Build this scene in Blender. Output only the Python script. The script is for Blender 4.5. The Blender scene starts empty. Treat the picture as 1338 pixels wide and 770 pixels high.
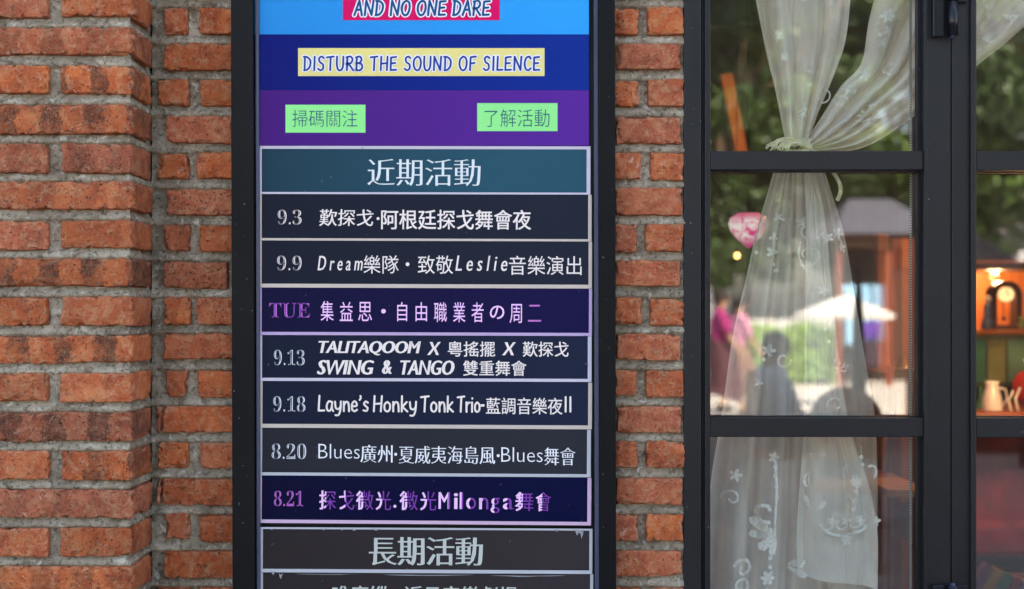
import bpy, bmesh, math, random
import numpy as np
from mathutils import Vector, Matrix

C = bpy.context.scene.collection
R_ = math.radians
random.seed(7)

# ------------------------------------------------------------------ camera
D0 = 2.15            # camera to the plane of the brick wall (y = 0)
K = 1.34e-3 / D0     # tangent per photo pixel
CZ = 1.44            # eye height
cam_d = bpy.data.cameras.new('camera')
cam = bpy.data.objects.new('camera', cam_d)
C.objects.link(cam)
cam.location = (0, -D0, CZ)
cam.rotation_euler = (R_(90), 0, 0)
cam_d.sensor_width = 36
cam_d.lens = 36 / (1338 * K)
cam_d.shift_y = 20 / 1338
cam_d.clip_start = 0.05
cam_d.clip_end = 600
cam_d.dof.use_dof = True
cam_d.dof.focus_distance = D0 - 0.03
cam_d.dof.aperture_fstop = 2.8
bpy.context.scene.camera = cam

# ------------------------------------------------------------------ world, sun, exposure
SUN_EL, SUN_AZ = 45.0, 22.0      # sun stands behind the building
w = bpy.data.worlds.new('World')
bpy.context.scene.world = w
w.use_nodes = True
wn = w.node_tree.nodes
sky = wn.new('ShaderNodeTexSky')
sky.sky_type = 'NISHITA'
sky.sun_disc = False
sky.sun_elevation = R_(SUN_EL)
sky.sun_rotation = R_(SUN_AZ)
sky.air_density = 1.0
sky.dust_density = 3.0
w.node_tree.links.new(sky.outputs[0], wn['Background'].inputs[0])
wn['Background'].inputs[1].default_value = 0.12
sun_d = bpy.data.lights.new('sun', 'SUN')
sun = bpy.data.objects.new('sun', sun_d)
C.objects.link(sun)
sun_d.energy = 4.0
sun_d.angle = R_(0.5)
sun_d.color = (1.0, 0.95, 0.87)
sd = Vector((math.sin(R_(SUN_AZ)) * math.cos(R_(SUN_EL)), math.cos(R_(SUN_AZ)) * math.cos(R_(SUN_EL)), math.sin(R_(SUN_EL))))
sun.rotation_euler = sd.to_track_quat('Z', 'Y').to_euler()
sun.location = (2, 6, 12)
vs = bpy.context.scene.view_settings
vs.view_transform = 'Standard'
vs.look = 'None'
vs.exposure = 2.75
vs.use_white_balance = True
vs.white_balance_temperature = 7600
vs.white_balance_tint = 12
vs.gamma = 1.0

# ------------------------------------------------------------------ helpers
def lin(h):
    h = h.lstrip('#')
    o = []
    for i in (0, 2, 4):
        c = int(h[i:i + 2], 16) / 255
        o.append(c / 12.92 if c < 0.04045 else ((c + 0.055) / 1.055) ** 2.4)
    return (*o, 1.0)

def P(px, py, Y=0.0):
    """photo pixel -> point on the plane y = Y in front of / behind the wall"""
    d = D0 + Y
    return Vector(((px - 669) * K * d, Y, CZ + (405 - py) * K * d))

def S(Y=0.0):
    return K * (D0 + Y)          # metres per photo pixel at depth Y

def M(px, py, dist):
    """where a thing stands in the street whose mirror image shows at that pixel"""
    d = dist + D0
    return Vector(((px - 669) * K * d, -dist, CZ + (405 - py) * K * d))

def tag(o, label=None, cat=None, group=None, kind=None):
    if label: o['label'] = label
    if cat: o['category'] = cat
    if group: o['group'] = group
    if kind: o['kind'] = kind
    return o

def empty(name, loc=(0, 0, 0), label=None, cat=None, group=None, kind=None):
    o = bpy.data.objects.new(name, None)
    o.empty_display_size = 0.05
    C.objects.link(o)
    o.location = loc
    return tag(o, label, cat, group, kind)

def link(name, me, mat=None, parent=None, smooth=False):
    o = bpy.data.objects.new(name, me)
    C.objects.link(o)
    if mat and not me.materials:
        me.materials.append(mat)
    if parent is not None:
        o.parent = parent
        bpy_loc = world_of(parent)
        o.location = -bpy_loc
    if smooth:
        me.shade_smooth()
    return o

def world_of(o):
    v = Vector((0, 0, 0))
    while o is not None:
        v += o.location
        o = o.parent
    return v

def mesh(name, verts, faces):
    me = bpy.data.meshes.new(name)
    me.from_pydata([tuple(v) for v in verts], [], faces)
    me.update()
    return me

def np_mesh(name, V, Q):
    me = bpy.data.meshes.new(name)
    n = Q.shape[1]
    me.vertices.add(len(V)); me.vertices.foreach_set('co', V.astype(np.float32).ravel())
    me.loops.add(Q.size); me.loops.foreach_set('vertex_index', Q.astype(np.int32).ravel())
    me.polygons.add(len(Q)); me.polygons.foreach_set('loop_start', np.arange(0, Q.size, n, dtype=np.int32))
    me.update(calc_edges=True)
    me.validate()
    return me

class Shape:
    """gathers boxes and tubes into one bmesh"""
    def __init__(s): s.b = bmesh.new()
    def box(s, a, b, bev=0.0, rot=None):
        a = Vector(a); b = Vector(b)
        c = (a + b) / 2; d = b - a
        m = Matrix.Translation(c) @ (rot or Matrix.Identity(4)) @ Matrix.Diagonal((abs(d.x), abs(d.y), abs(d.z), 1))
        r = bmesh.ops.create_cube(s.b, size=1, matrix=m)
        if bev > 0:
            es = set()
            for v in r['verts']: es.update(v.link_edges)
            bmesh.ops.bevel(s.b, geom=list(es), offset=bev, segments=2, affect='EDGES', profile=0.5)
        return s
    def tube(s, pts, rad, n=10, caps=True, sq=(1, 1)):
        pts = [Vector(p) for p in pts]
        if not hasattr(rad, '__len__'): rad = [rad] * len(pts)
        rings = []
        for i, p in enumerate(pts):
            t = (pts[min(i + 1, len(pts) - 1)] - pts[max(i - 1, 0)])
            if t.length < 1e-9: t = Vector((0, 0, 1))
            t.normalize()
            up = Vector((0, 0, 1)) if abs(t.z) < 0.95 else Vector((0, 1, 0))
            x = t.cross(up).normalized(); y = t.cross(x).normalized()
            rings.append([s.b.verts.new(p + x * (math.cos(2 * math.pi * k / n) * rad[i] * sq[0]) + y * (math.sin(2 * math.pi * k / n) * rad[i] * sq[1])) for k in range(n)])
        for a, b in zip(rings, rings[1:]):
            for k in range(n):
                s.b.faces.new((a[k], a[(k + 1) % n], b[(k + 1) % n], b[k]))
        if caps:
            s.b.faces.new(rings[0][::-1]); s.b.faces.new(rings[-1])
        return s
    def lathe(s, prof, c, n=20, sx=1, sy=1):
        c = Vector(c); rings = []
        for r, z in prof:
            rings.append([s.b.verts.new(c + Vector((math.cos(2 * math.pi * k / n) * r * sx, math.sin(2 * math.pi * k / n) * r * sy, z))) for k in range(n)])
        for a, b in zip(rings, rings[1:]):
            for k in range(n):
                s.b.faces.new((a[k], a[(k + 1) % n], b[(k + 1) % n], b[k]))
        s.b.faces.new(rings[0][::-1]); s.b.faces.new(rings[-1])
        return s
    def ball(s, c, r, sc=(1, 1, 1), sub=2):
        bmesh.ops.create_icosphere(s.b, subdivisions=sub, radius=1, matrix=Matrix.Translation(c) @ Matrix.Diagonal((r * sc[0], r * sc[1], r * sc[2], 1)))
        return s
    def poly(s, pts, y0, y1):
        """closed outline in x,z extruded from y0 to y1"""
        f = [s.b.verts.new((x, y0, z)) for x, z in pts]
        g = [s.b.verts.new((x, y1, z)) for x, z in pts]
        n = len(f)
        s.b.faces.new(f); s.b.faces.new(g[::-1])
        for k in range(n): s.b.faces.new((f[(k + 1) % n], f[k], g[k], g[(k + 1) % n]))
        return s
    def build(s, name, mat, parent=None, smooth=False):
        bmesh.ops.recalc_face_normals(s.b, faces=s.b.faces)
        me = bpy.data.meshes.new(name); s.b.to_mesh(me); s.b.free()
        o = link(name, me, mat, parent)
        if smooth:
            me.shade_auto_smooth(use_auto_smooth=True, angle=R_(40)) if hasattr(me, 'shade_auto_smooth') else me.shade_smooth()
        return o

# vectorised value noise
_rng = np.random.RandomState(3)
_T = _rng.rand(64, 64, 64).astype(np.float32) * 2 - 1
def vnoise(p):
    p = np.asarray(p, dtype=np.float64)
    i = np.floor(p).astype(int); f = p - i
    f = f * f * (3 - 2 * f)
    o = 0
    for dx in (0, 1):
        for dy in (0, 1):
            for dz in (0, 1):
                wgt = (f[..., 0] if dx else 1 - f[..., 0]) * (f[..., 1] if dy else 1 - f[..., 1]) * (f[..., 2] if dz else 1 - f[..., 2])
                o = o + wgt * _T[(i[..., 0] + dx) % 64, (i[..., 1] + dy) % 64, (i[..., 2] + dz) % 64]
    return o
def fbm(p, octv=3):
    p = np.asarray(p, dtype=np.float64); a = 1.0; o = 0; s = 0
    for k in range(octv):
        o = o + a * vnoise(p * (2 ** k) + 17.3 * k); s += a; a *= 0.5
    return o / s

# ------------------------------------------------------------------ materials
class NT:
    def __init__(s, name):
        s.m = bpy.data.materials.new(name); s.m.use_nodes = True
        s.t = s.m.node_tree; s.n = s.t.nodes; s.l = s.t.links
        s.bsdf = s.n['Principled BSDF']; s.out = s.n['Material Output']
    def node(s, typ, **kw):
        o = s.n.new(typ)
        for k, v in kw.items(): setattr(o, k, v)
        return o
    def con(s, a, b): s.l.new(a, b)
    def coords(s, kind='Object', rand=False):
        tc = s.node('ShaderNodeTexCoord'); o = tc.outputs[kind]
        if rand:
            oi = s.node('ShaderNodeObjectInfo')
            mu = s.node('ShaderNodeVectorMath', operation='SCALE'); mu.inputs[3].default_value = 1
            cx = s.node('ShaderNodeCombineXYZ')
            m = s.node('ShaderNodeMath', operation='MULTIPLY'); m.inputs[1].default_value = 37.0
            s.con(oi.outputs['Random'], m.inputs[0])
            for k in range(3): s.con(m.outputs[0], cx.inputs[k])
            ad = s.node('ShaderNodeVectorMath', operation='ADD')
            s.con(o, ad.inputs[0]); s.con(cx.outputs[0], ad.inputs[1]); o = ad.outputs[0]
        return o
    def noise(s, co, scale, detail=4, rough=0.55, out='Fac', dist=0.0):
        n = s.node('ShaderNodeTexNoise'); n.inputs['Scale'].default_value = scale
        n.inputs['Detail'].default_value = detail; n.inputs['Roughness'].default_value = rough
        n.inputs['Distortion'].default_value = dist
        if co is not None: s.con(co, n.inputs['Vector'])
        return n.outputs[out]
    def ramp(s, fac, stops):
        r = s.node('ShaderNodeValToRGB'); e = r.color_ramp.elements
        while len(e) < len(stops): e.new(0.5)
        for k, (p, c) in enumerate(stops):
            e[k].position = p
            e[k].color = c if hasattr(c, '__len__') else (c, c, c, 1)
        s.con(fac, r.inputs[0]); return r.outputs[0]
    def mix(s, fac, a, b, mode='MIX'):
        m = s.node('ShaderNodeMix', data_type='RGBA', blend_type=mode)
        for v, i in ((fac, 0), (a, 6), (b, 7)):
            if hasattr(v, 'links') or hasattr(v, 'is_linked'): s.con(v, m.inputs[i])
            else: m.inputs[i].default_value = v
        return m.outputs[2]
    def math(s, op, a, b=None, clamp=False):
        m = s.node('ShaderNodeMath', operation=op, use_clamp=clamp)
        for i, v in enumerate((a, b)):
            if v is None: continue
            if hasattr(v, 'is_linked'): s.con(v, m.inputs[i])
            else: m.inputs[i].default_value = v
        return m.outputs[0]
    def bump(s, h, strength=0.3, dist=0.001):
        b = s.node('ShaderNodeBump'); b.inputs['Strength'].default_value = strength
        b.inputs['Distance'].default_value = dist
        s.con(h, b.inputs['Height']); s.con(b.outputs[0], s.bsdf.inputs['Normal'])
    def attr(s, name):
        a = s.node('ShaderNodeAttribute'); a.attribute_type = 'OBJECT'; a.attribute_name = name
        return a.outputs['Fac']
    def base(s, v):
        if hasattr(v, 'is_linked'): s.con(v, s.bsdf.inputs['Base Color'])
        else: s.bsdf.inputs['Base Color'].default_value = v
    def rough(s, v):
        if hasattr(v, 'is_linked'): s.con(v, s.bsdf.inputs['Roughness'])
        else: s.bsdf.inputs['Roughness'].default_value = v

def plain(name, col, rough=0.6, var=0.12, scale=20.0, metal=0.0, spec=0.5, emis=None, es=0.0, bump=0.0):
    t = NT(name); co = t.coords(rand=True)
    n = t.noise(co, scale)
    c = col if hasattr(col, '__len__') and not isinstance(col, str) else lin(col)
    d = tuple(x * (1 - var) for x in c[:3]) + (1,)
    e = tuple(min(1, x * (1 + var)) for x in c[:3]) + (1,)
    t.base(t.ramp(n, [(0.3, d), (0.7, e)]))
    t.rough(rough); t.bsdf.inputs['Metallic'].default_value = metal
    t.bsdf.inputs['Specular IOR Level'].default_value = spec
    if emis is not None:
        t.bsdf.inputs['Emission Color'].default_value = lin(emis) if isinstance(emis, str) else emis
        t.bsdf.inputs['Emission Strength'].default_value = es
    if bump: t.bump(n, bump, 0.002)
    return t.m

def brick_material():
    t = NT('fired_brick'); co = t.coords(rand=True); ob = t.coords()
    tone = t.attr('tone'); dark = t.attr('dark')
    big = t.noise(co, 22, 5, 0.6, dist=0.6)
    mid = t.noise(co, 70, 6, 0.65)
    fine = t.noise(co, 420, 4, 0.7)
    c1 = t.ramp(big, [(0.28, lin('#803518')), (0.45, lin('#ac5026')), (0.6, lin('#bd6030')), (0.78, lin('#cd8452'))])
    c2 = t.ramp(big, [(0.3, lin('#7d3c2a')), (0.5, lin('#a1543e')), (0.75, lin('#be7c60'))])
    c = t.mix(tone, c1, c2)
    # pale sandy bloom
    bl = t.ramp(mid, [(0.50, 0.0), (0.66, 0.6)])
    c = t.mix(bl, c, lin('#b98a66'))
    yb = t.ramp(t.noise(co, 95, 5, 0.7, dist=0.8), [(0.52, 0.0), (0.66, 0.55)])
    c = t.mix(yb, c, lin('#96663f'))
    # dark blotches
    db = t.ramp(t.noise(co, 38, 5, 0.7, dist=1.0), [(0.55, 0.0), (0.66, 0.7)])
    c = t.mix(t.math('MULTIPLY', db, dark), c, lin('#5a3226'))
    # kiln burn bands across the stretcher
    sx = t.node('ShaderNodeSeparateXYZ'); wob = t.noise(ob, 40, 4, 0.6)
    t.con(ob, sx.inputs[0])
    xx = t.math('ADD', sx.outputs[0], t.math('MULTIPLY', t.math('SUBTRACT', wob, 0.5), 0.04))
    ph = t.math('MULTIPLY', t.math('ADD', xx, t.attr('phase')), 2 * math.pi / 0.072)
    band = t.ramp(t.math('ADD', t.math('MULTIPLY', t.math('SINE', ph), 0.5), 0.5), [(0.48, 0.0), (0.60, 1.0)])
    bm = t.math('MULTIPLY', t.math('MULTIPLY', band, t.math('MULTIPLY', t.attr('burn'), 0.85)), t.math('MULTIPLY', t.ramp(t.noise(co, 60, 5, .7), [(0.3, 0.25), (0.52, 1.0)]), t.ramp(t.noise(co, 17, 3, .6), [(0.36, 0.25), (0.50, 1.0)])))
    burn = t.ramp(mid, [(0.35, lin('#251813')), (0.6, lin('#4a2f21')), (0.8, lin('#6b4630'))])
    c = t.mix(bm, c, burn)
    # worn pale arrises
    ge = t.node('ShaderNodeNewGeometry')
    po = t.ramp(ge.outputs['Pointiness'], [(0.505, 0.0), (0.56, 1.0)])
    c = t.mix(t.math('MULTIPLY', po, t.ramp(mid, [(0.4, 0.0), (0.6, 0.7)])), c, lin('#bd8266'))
    # salt specks, pits
    sp = t.ramp(t.noise(co, 300, 3, 0.8), [(0.595, 0.0), (0.66, 0.6)])
    c = t.mix(t.math('MULTIPLY', sp, t.ramp(t.noise(co, 30, 3), [(0.42, 0.0), (0.6, 1.0)])), c, lin('#d6b6a4'))
    wp = t.ramp(t.noise(co, 45, 5, 0.75, dist=1.5), [(0.60, 0.0), (0.70, 0.8)])
    c = t.mix(t.math('MULTIPLY', wp, t.attr('salt')), c, lin('#cbb0a2'))
    pit = t.ramp(t.noise(co, 240, 2, 0.5), [(0.30, 1.0), (0.37, 0.0)])
    c = t.mix(t.math('MULTIPLY', pit, t.math('MULTIPLY', t.attr('dark'), 0.9)), c, lin('#2c140d'))
    gr = t.noise(co, 520, 3, 0.8)
    c = t.mix(t.ramp(gr, [(0.52, 0.0), (0.66, 0.35)]), c, lin('#bf8568')); c = t.mix(t.ramp(gr, [(0.30, 0.45), (0.42, 0.0)]), c, lin('#3c190f'))
    c = t.mix(1.0, c, t.ramp(t.attr('shade'), [(0.0, 0.68), (1.0, 1.08)]), 'MULTIPLY')
    t.base(c); t.rough(0.82); t.bsdf.inputs['Specular IOR Level'].default_value = 0.3
    h = t.math('ADD', t.math('MULTIPLY', fine, 0.45), t.math('ADD', t.math('MULTIPLY', mid, 0.9), t.math('MULTIPLY', pit, -0.8)))
    t.bump(h, 0.95, 0.0028)
    return t.m

def mortar_material():
    t = NT('cement_mortar'); co = t.coords()
    a = t.noise(co, 14, 5, 0.6); b = t.noise(co, 120, 6, 0.75); f = t.noise(co, 600, 3, 0.7)
    c = t.ramp(a, [(0.3, lin('#75695a')), (0.5, lin('#988b79')), (0.72, lin('#b8ad9b'))])
    c = t.mix(t.ramp(b, [(0.38, 0.8), (0.5, 0.0)]), c, lin('#463f35'))
    c = t.mix(t.ramp(t.noise(co, 60, 5, .7, dist=1.), [(0.56, 0.0), (0.66, 0.75)]), c, lin('#c9c3b8'))
    c = t.mix(t.ramp(t.noise(co, 24, 4, .7, dist=1.), [(0.55, 0.0), (0.68, 0.6)]), c, lin('#5a4130'))
    t.base(c); t.rough(0.92); t.bsdf.inputs['Specular IOR Level'].default_value = 0.25
    t.bump(t.math('ADD', b, t.math('MULTIPLY', f, 0.6)), 0.9, 0.0025)
    return t.m

def metal_material(name='powder_coated_steel', col='#121319', rough=0.42):
    t = NT(name); co = t.coords(rand=True)
    a = t.noise(co, 6, 4); b = t.noise(co, 900, 2)
    base = lin(col)
    c = t.ramp(a, [(0.3, tuple(x * 0.85 for x in base[:3]) + (1,)), (0.7, tuple(x * 1.2 for x in base[:3]) + (1,))])
    sp = t.ramp(t.noise(co, 190, 1, 0.3), [(0.795, 0.0), (0.82, 0.7)])
    c = t.mix(sp, c, lin('#8f929c'))
    du = t.ramp(t.noise(co, 30, 6, 0.8, dist=0.5), [(0.5, 0.0), (0.85, 0.02)])
    c = t.mix(du, c, lin('#5d606b'))
    t.base(c); t.rough(t.ramp(a, [(0.3, rough - 0.06), (0.7, rough + 0.1)]))
    t.bump(t.math('ADD', b, t.math('MULTIPLY', t.noise(co, 45, 5, .7), 2.0)), 0.14, 0.0008); t.bsdf.inputs['Specular IOR Level'].default_value = 0.3
    return t.m

def print_material(name, c0, c1=None, rough=0.42, vertical=False, span=(0, 1), emis=False):
    """flat print on vinyl, optional left to right change of ink"""
    t = NT(name); co = t.coords()
    c0 = lin(c0) if isinstance(c0, str) else c0
    if c1 is not None:
        c1 = lin(c1)
        sx = t.node('ShaderNodeSeparateXYZ'); t.con(co, sx.inputs[0])
        mr = t.node('ShaderNodeMapRange'); mr.inputs[1].default_value = span[0]; mr.inputs[2].default_value = span[1]
        t.con(sx.outputs[2 if vertical else 0], mr.inputs[0])
        c = t.mix(mr.outputs[0], c0, c1)
    else: c = c0
    n = t.noise(co, 9, 5, 0.6)
    c = t.mix(t.ramp(n, [(0.4, 0.0), (0.85, 0.004)]), c, lin('#9a98a6'))
    g = t.noise(co, 520, 2, 0.6)
    c = t.mix(t.ramp(g, [(0.4, 0.0), (0.8, 0.003)]), c, (0.6, 0.6, 0.65, 1))
    sp = t.ramp(t.noise(co, 130, 1, 0.3), [(0.80, 0.0), (0.83, 0.5)])
    c = t.mix(sp, c, lin('#70707a'))
    t.base(c); t.rough(t.ramp(n, [(0.3, rough - .05), (0.7, rough + .12)]))
    t.bump(t.noise(co, 14, 3), 0.12, 0.002); t.bsdf.inputs['Specular IOR Level'].default_value = 0.06
    return t.m

def glass_material(name='window_glass', f0=0.115, tint=(0.93, 0.95, 0.94, 1)):
    t = NT(name); t.n.remove(t.bsdf)
    tr = t.node('ShaderNodeBsdfTransparent'); tr.inputs[0].default_value = tint
    gl = t.node('ShaderNodeBsdfGlossy'); gl.inputs['Roughness'].default_value = 0.0
    lw = t.node('ShaderNodeLayerWeight'); lw.inputs[0].default_value = 0.5
    p = t.math('POWER', lw.outputs['Facing'], 5.0)
    f = t.math('ADD', t.math('MULTIPLY', p, 1 - f0), f0, clamp=True)
    mx = t.node('ShaderNodeMixShader'); t.con(f, mx.inputs[0]); t.con(tr.outputs[0], mx.inputs[1]); t.con(gl.outputs[0], mx.inputs[2])
    # dust film, specks
    df = t.node('ShaderNodeBsdfDiffuse'); df.inputs[0].default_value = (0.55, 0.54, 0.52, 1)
    co = t.coords(rand=True)
    d = t.math('ADD', t.ramp(t.noise(co, 5, 6, 0.7), [(0.4, 0.004), (0.8, 0.022)]),
               t.ramp(t.noise(co, 380, 1, 0.4), [(0.765, 0.0), (0.79, 0.22)]))
    m2 = t.node('ShaderNodeMixShader'); t.con(d, m2.inputs[0]); t.con(mx.outputs[0], m2.inputs[1]); t.con(df.outputs[0], m2.inputs[2])
    t.con(m2.outputs[0], t.out.inputs[0])
    return t.m

def sheer_material(name, col, cover=0.55, rnd=0.0):
    t = NT(name); t.n.remove(t.bsdf)
    co = t.coords()
    tr = t.node('ShaderNodeBsdfTransparent')
    df = t.node('ShaderNodeBsdfDiffuse'); tl = t.node('ShaderNodeBsdfTranslucent')
    for x in (df, tl): x.inputs[0].default_value = lin(col)
    a = t.node('ShaderNodeMixShader'); a.inputs[0].default_value = 0.3
    t.con(df.outputs[0], a.inputs[1]); t.con(tl.outputs[0], a.inputs[2])
    lw = t.node('ShaderNodeLayerWeight'); lw.inputs[0].default_value = 0.5
    # a gauze hides more where it turns away from the viewer
    f = t.math('ADD', t.math('MULTIPLY', lw.outputs['Facing'], 0.75), cover)
    f = t.math('ADD', f, t.math('MULTIPLY', t.math('SUBTRACT', t.noise(co, 16, 5, .6), 0.5), 0.35))
    f = t.math('ADD', f, t.math('MULTIPLY', t.math('SUBTRACT', t.noise(co, 420, 2, .6), 0.5), 0.22), clamp=True)
    mx = t.node('ShaderNodeMixShader'); t.con(f, mx.inputs[0]); t.con(tr.outputs[0], mx.inputs[1]); t.con(a.outputs[0], mx.inputs[2])
    t.con(mx.outputs[0], t.out.inputs[0])
    return t.m

def wood_material(name, a, b, scale=8, rough=0.5):
    t = NT(name); co = t.coords(rand=True)
    mp = t.node('ShaderNodeMapping'); mp.inputs['Scale'].default_value = (6, 6, 0.7)
    t.con(co, mp.inputs[0])
    n = t.noise(mp.outputs[0], scale, 6, 0.65, dist=0.8)
    t.base(t.ramp(n, [(0.3, lin(a)), (0.7, lin(b))])); t.rough(rough)
    t.bump(n, 0.3, 0.001)
    return t.m

def leaf_material(name, a, b):
    t = NT(name); co = t.coords('Object')
    n = t.noise(co, 1.6, 4, 0.6); m = t.noise(co, 14, 2)
    c = t.mix(t.ramp(m, [(0.3, 0.0), (0.7, 1.0)]), t.ramp(n, [(0.35, lin(a)), (0.65, lin(b))]), lin(b))
    t.base(c); t.rough(0.5)
    t.bsdf.inputs['Transmission Weight'].default_value = 0.0
    return t.m

MAT = {}
MAT['brick'] = brick_material()
MAT['mortar'] = mortar_material()
MAT['steel'] = metal_material()
MAT['board'] = metal_material('board_frame_steel', '#07080c', 0.5); MAT['board'].node_tree.nodes['Principled BSDF'].inputs['Specular IOR Level'].default_value = 0.14
MAT['steel_dark'] = metal_material('dark_steel_edge', '#0e0f14', 0.5)
MAT['channel'] = metal_material('brushed_channel', '#3c425a', 0.35)
MAT['hinge'] = metal_material('glossy_black_hinge', '#16171f', 0.22)
MAT['glass'] = glass_material()
MAT['rubber'] = plain('black_gasket', '#101114', 0.7)

# ------------------------------------------------------------------ brick work
def brick_mesh(wx, dy, hz, seed, cell=0.0028, chip=1.0):
    """box wx * dy * hz with worn arrises; front at y = 0, body towards +y"""
    def axis(L, c):
        e = [0, 0.0012, 0.003]
        n = max(2, int(round((L - 0.006) / c)))
        mid = list(np.linspace(0.003, L - 0.003, n + 1))[1:-1]
        return np.array(e + mid + [L - 0.003, L - 0.0012, L]) - L / 2
    ax, ay, az = axis(wx, cell), axis(dy, cell * 3.2), axis(hz, cell)
    verts = {}; V = []; F = []
    def vid(i, j, k):
        key = (i, j, k)
        if key not in verts:
            verts[key] = len(V); V.append((ax[i], ay[j], az[k]))
        return verts[key]
    nx, ny, nz = len(ax) - 1, len(ay) - 1, len(az) - 1
    for i in range(nx):
        for k in range(nz):
            F.append((vid(i, 0, k), vid(i + 1, 0, k), vid(i + 1, 0, k + 1), vid(i, 0, k + 1)))
    for j in range(ny):
        for k in range(nz):
            F.append((vid(nx, j, k), vid(nx, j + 1, k), vid(nx, j + 1, k + 1), vid(nx, j, k + 1)))
            F.append((vid(0, j + 1, k), vid(0, j, k), vid(0, j, k + 1), vid(0, j + 1, k + 1)))
        for i in range(nx):
            F.append((vid(i, j, nz), vid(i + 1, j, nz), vid(i + 1, j + 1, nz), vid(i, j + 1, nz)))
            F.append((vid(i, j + 1, 0), vid(i + 1, j + 1, 0), vid(i + 1, j, 0), vid(i, j, 0)))
    V = np.array(V); H = np.array([wx, dy, hz]) / 2
    r = 0.0042
    core = np.clip(V, -(H - r), H - r)
    d = V - core; L = np.linalg.norm(d, axis=1); L[L < 1e-9] = 1e-9
    nrm = d / L[:, None]
    edge = (np.sum(np.abs(d) > 1e-6, axis=1) >= 2)
    V = core + nrm * r
    o = seed * 7.31
    q = V + o
    disp = 0.0016 * fbm(q * 26, 2) + 0.0009 * fbm(q * 130 + 5, 2)
    # chips bite along the arrises
    ed = np.sort(H - np.abs(V), axis=1)[:, 1]          # distance to second nearest face = to nearest edge
    near = np.clip(1 - ed / 0.011, 0, 1)
    ch = np.clip(fbm(q * 150 + 31, 3) - 0.05, 0, 1) * 0.013 * chip + np.clip(fbm(q * 42 + 3, 2) - 0.25, 0, 1) * 0.022 * chip
    disp -= near * np.clip(ch, 0, 0.009)
    V = V + nrm * disp[:, None]
    # pits in the face
    pit = np.clip(vnoise(q * 160 + 9) - 0.62, 0, 1) * 0.006
    front = (nrm[:, 1] < -0.7)
    V[front, 1] += pit[front]
    # slight bow and skew
    V[:, 2] += 0.0016 * vnoise(np.stack([V[:, 0] * 14 + o, V[:, 1] * 0 + 2.2, V[:, 2] * 0 + o], 1))
    V[:, 0] += 0.0014 * vnoise(np.stack([V[:, 2] * 30 + o, V[:, 1] * 0 + 7.2, V[:, 2] * 0 + o], 1))
    return np_mesh('brick', V, np.array(F))

_bs = [0]
def brick(parent, x0, x1, zt, hz, yf, dy, **kw):
    _bs[0] += 1
    rnd = random.Random(_bs[0] * 13 + 5)
    w_ = abs(x1 - x0)
    me = brick_mesh(w_, dy, hz, _bs[0], cell=kw.get('cell', 0.0028), chip=kw.get('chip', 1.0))
    o = link('brick', me, MAT['brick'], parent, smooth=True)
    o.location = Vector(((x0 + x1) / 2, yf + dy / 2 + rnd.uniform(-.0015, .002), zt - hz / 2)) - world_of(parent)
    o.rotation_euler = (R_(rnd.uniform(-.5, .5)), R_(rnd.uniform(-.55, .55)), R_(rnd.uniform(-.5, .5)))
    o['tone'] = kw.get('tone', rnd.choice([0.0, 0.1, 0.25, 0.5, 0.8]))
    o['shade'] = kw.get('shade', rnd.uniform(0.25, 1.0))
    o['dark'] = kw.get('dark', rnd.uniform(0.2, 1.0))
    o['burn'] = float(kw.get('burn', 0.0))
    o['phase'] = float(kw.get('phase', rnd.uniform(0, .07)))
    o['salt'] = kw.get('salt', rnd.uniform(0.0, 0.9))
    return o

# --- the recessed wall on both sides of the board
wall = empty('brick_wall', P(669, 405, 0.06), 'red brick wall with grey mortar behind the event board, set back from the pier', 'brick wall')
PITCH, TOP0, BH = 47.42, 9.3, 35.0
s0 = S(0)
BHm = BH * s0
wj = random.Random(4)
for i in range(-4, 21):
    top = TOP0 + PITCH * i
    zt = P(0, top, 0).z
    j = lambda a: wj.uniform(-a, a)
    if i % 2:
        x0 = 214 + j(3); x1 = 301 + j(2)
        if i == 7: x0, x1 = 211.5, 296.5
        brick(wall, P(x0, 0).x, P(x1 + (6 if i != 7 else 0), 0).x, zt + j(.0015), BHm + j(.002), 0, .09, tone=wj.choice([0, .2, .4, .7]))
        brick(wall, P(805 + j(2), 0).x, P(891 + j(1.5), 0).x, zt + j(.0015), BHm + j(.002), 0, .09, tone=wj.choice([.1, .4, .6, .8]), burn=0, dark=wj.uniform(.1, .4), shade=wj.uniform(.6, 1))
    else:
        xa = 205 + (wj.choice([0, 8])); xb = 246 + j(3)
        brick(wall, P(xa, 0).x, P(xb, 0).x, zt + j(.002), BHm + j(.002), 0, .09, tone=wj.choice([0, .2, .5]), chip=1.5)
        brick(wall, P(258 + j(2), 0).x, P(306, 0).x, zt + j(.0015), BHm + j(.002), 0, .09, tone=wj.choice([0, .1, .4]))
        m_ = 841 + j(4)
        brick(wall, P(802, 0).x, P(m_ - 5, 0).x, zt + j(.0015), BHm + j(.002), 0, .09, tone=wj.choice([.2, .4, .8]), chip=1.3, dark=wj.uniform(.1, .5), shade=wj.uniform(.5, 1))
        brick(wall, P(m_ + 6, 0).x, P(893.5, 0).x, zt + j(.0015), BHm + j(.002), 0, .09, tone=wj.choice([0, .3, .5]), dark=wj.uniform(.1, .5), shade=wj.uniform(.6, 1))
for (a, b, t_) in ((203.5, 211, 11), (203, 210, 13)):
    brick(wall, P(a, 0).x, P(b, 0).x, P(0, TOP0 + PITCH * t_, 0).z, BHm, 0.003, .05, tone=1.0, salt=1.0, chip=1.6)

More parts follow.
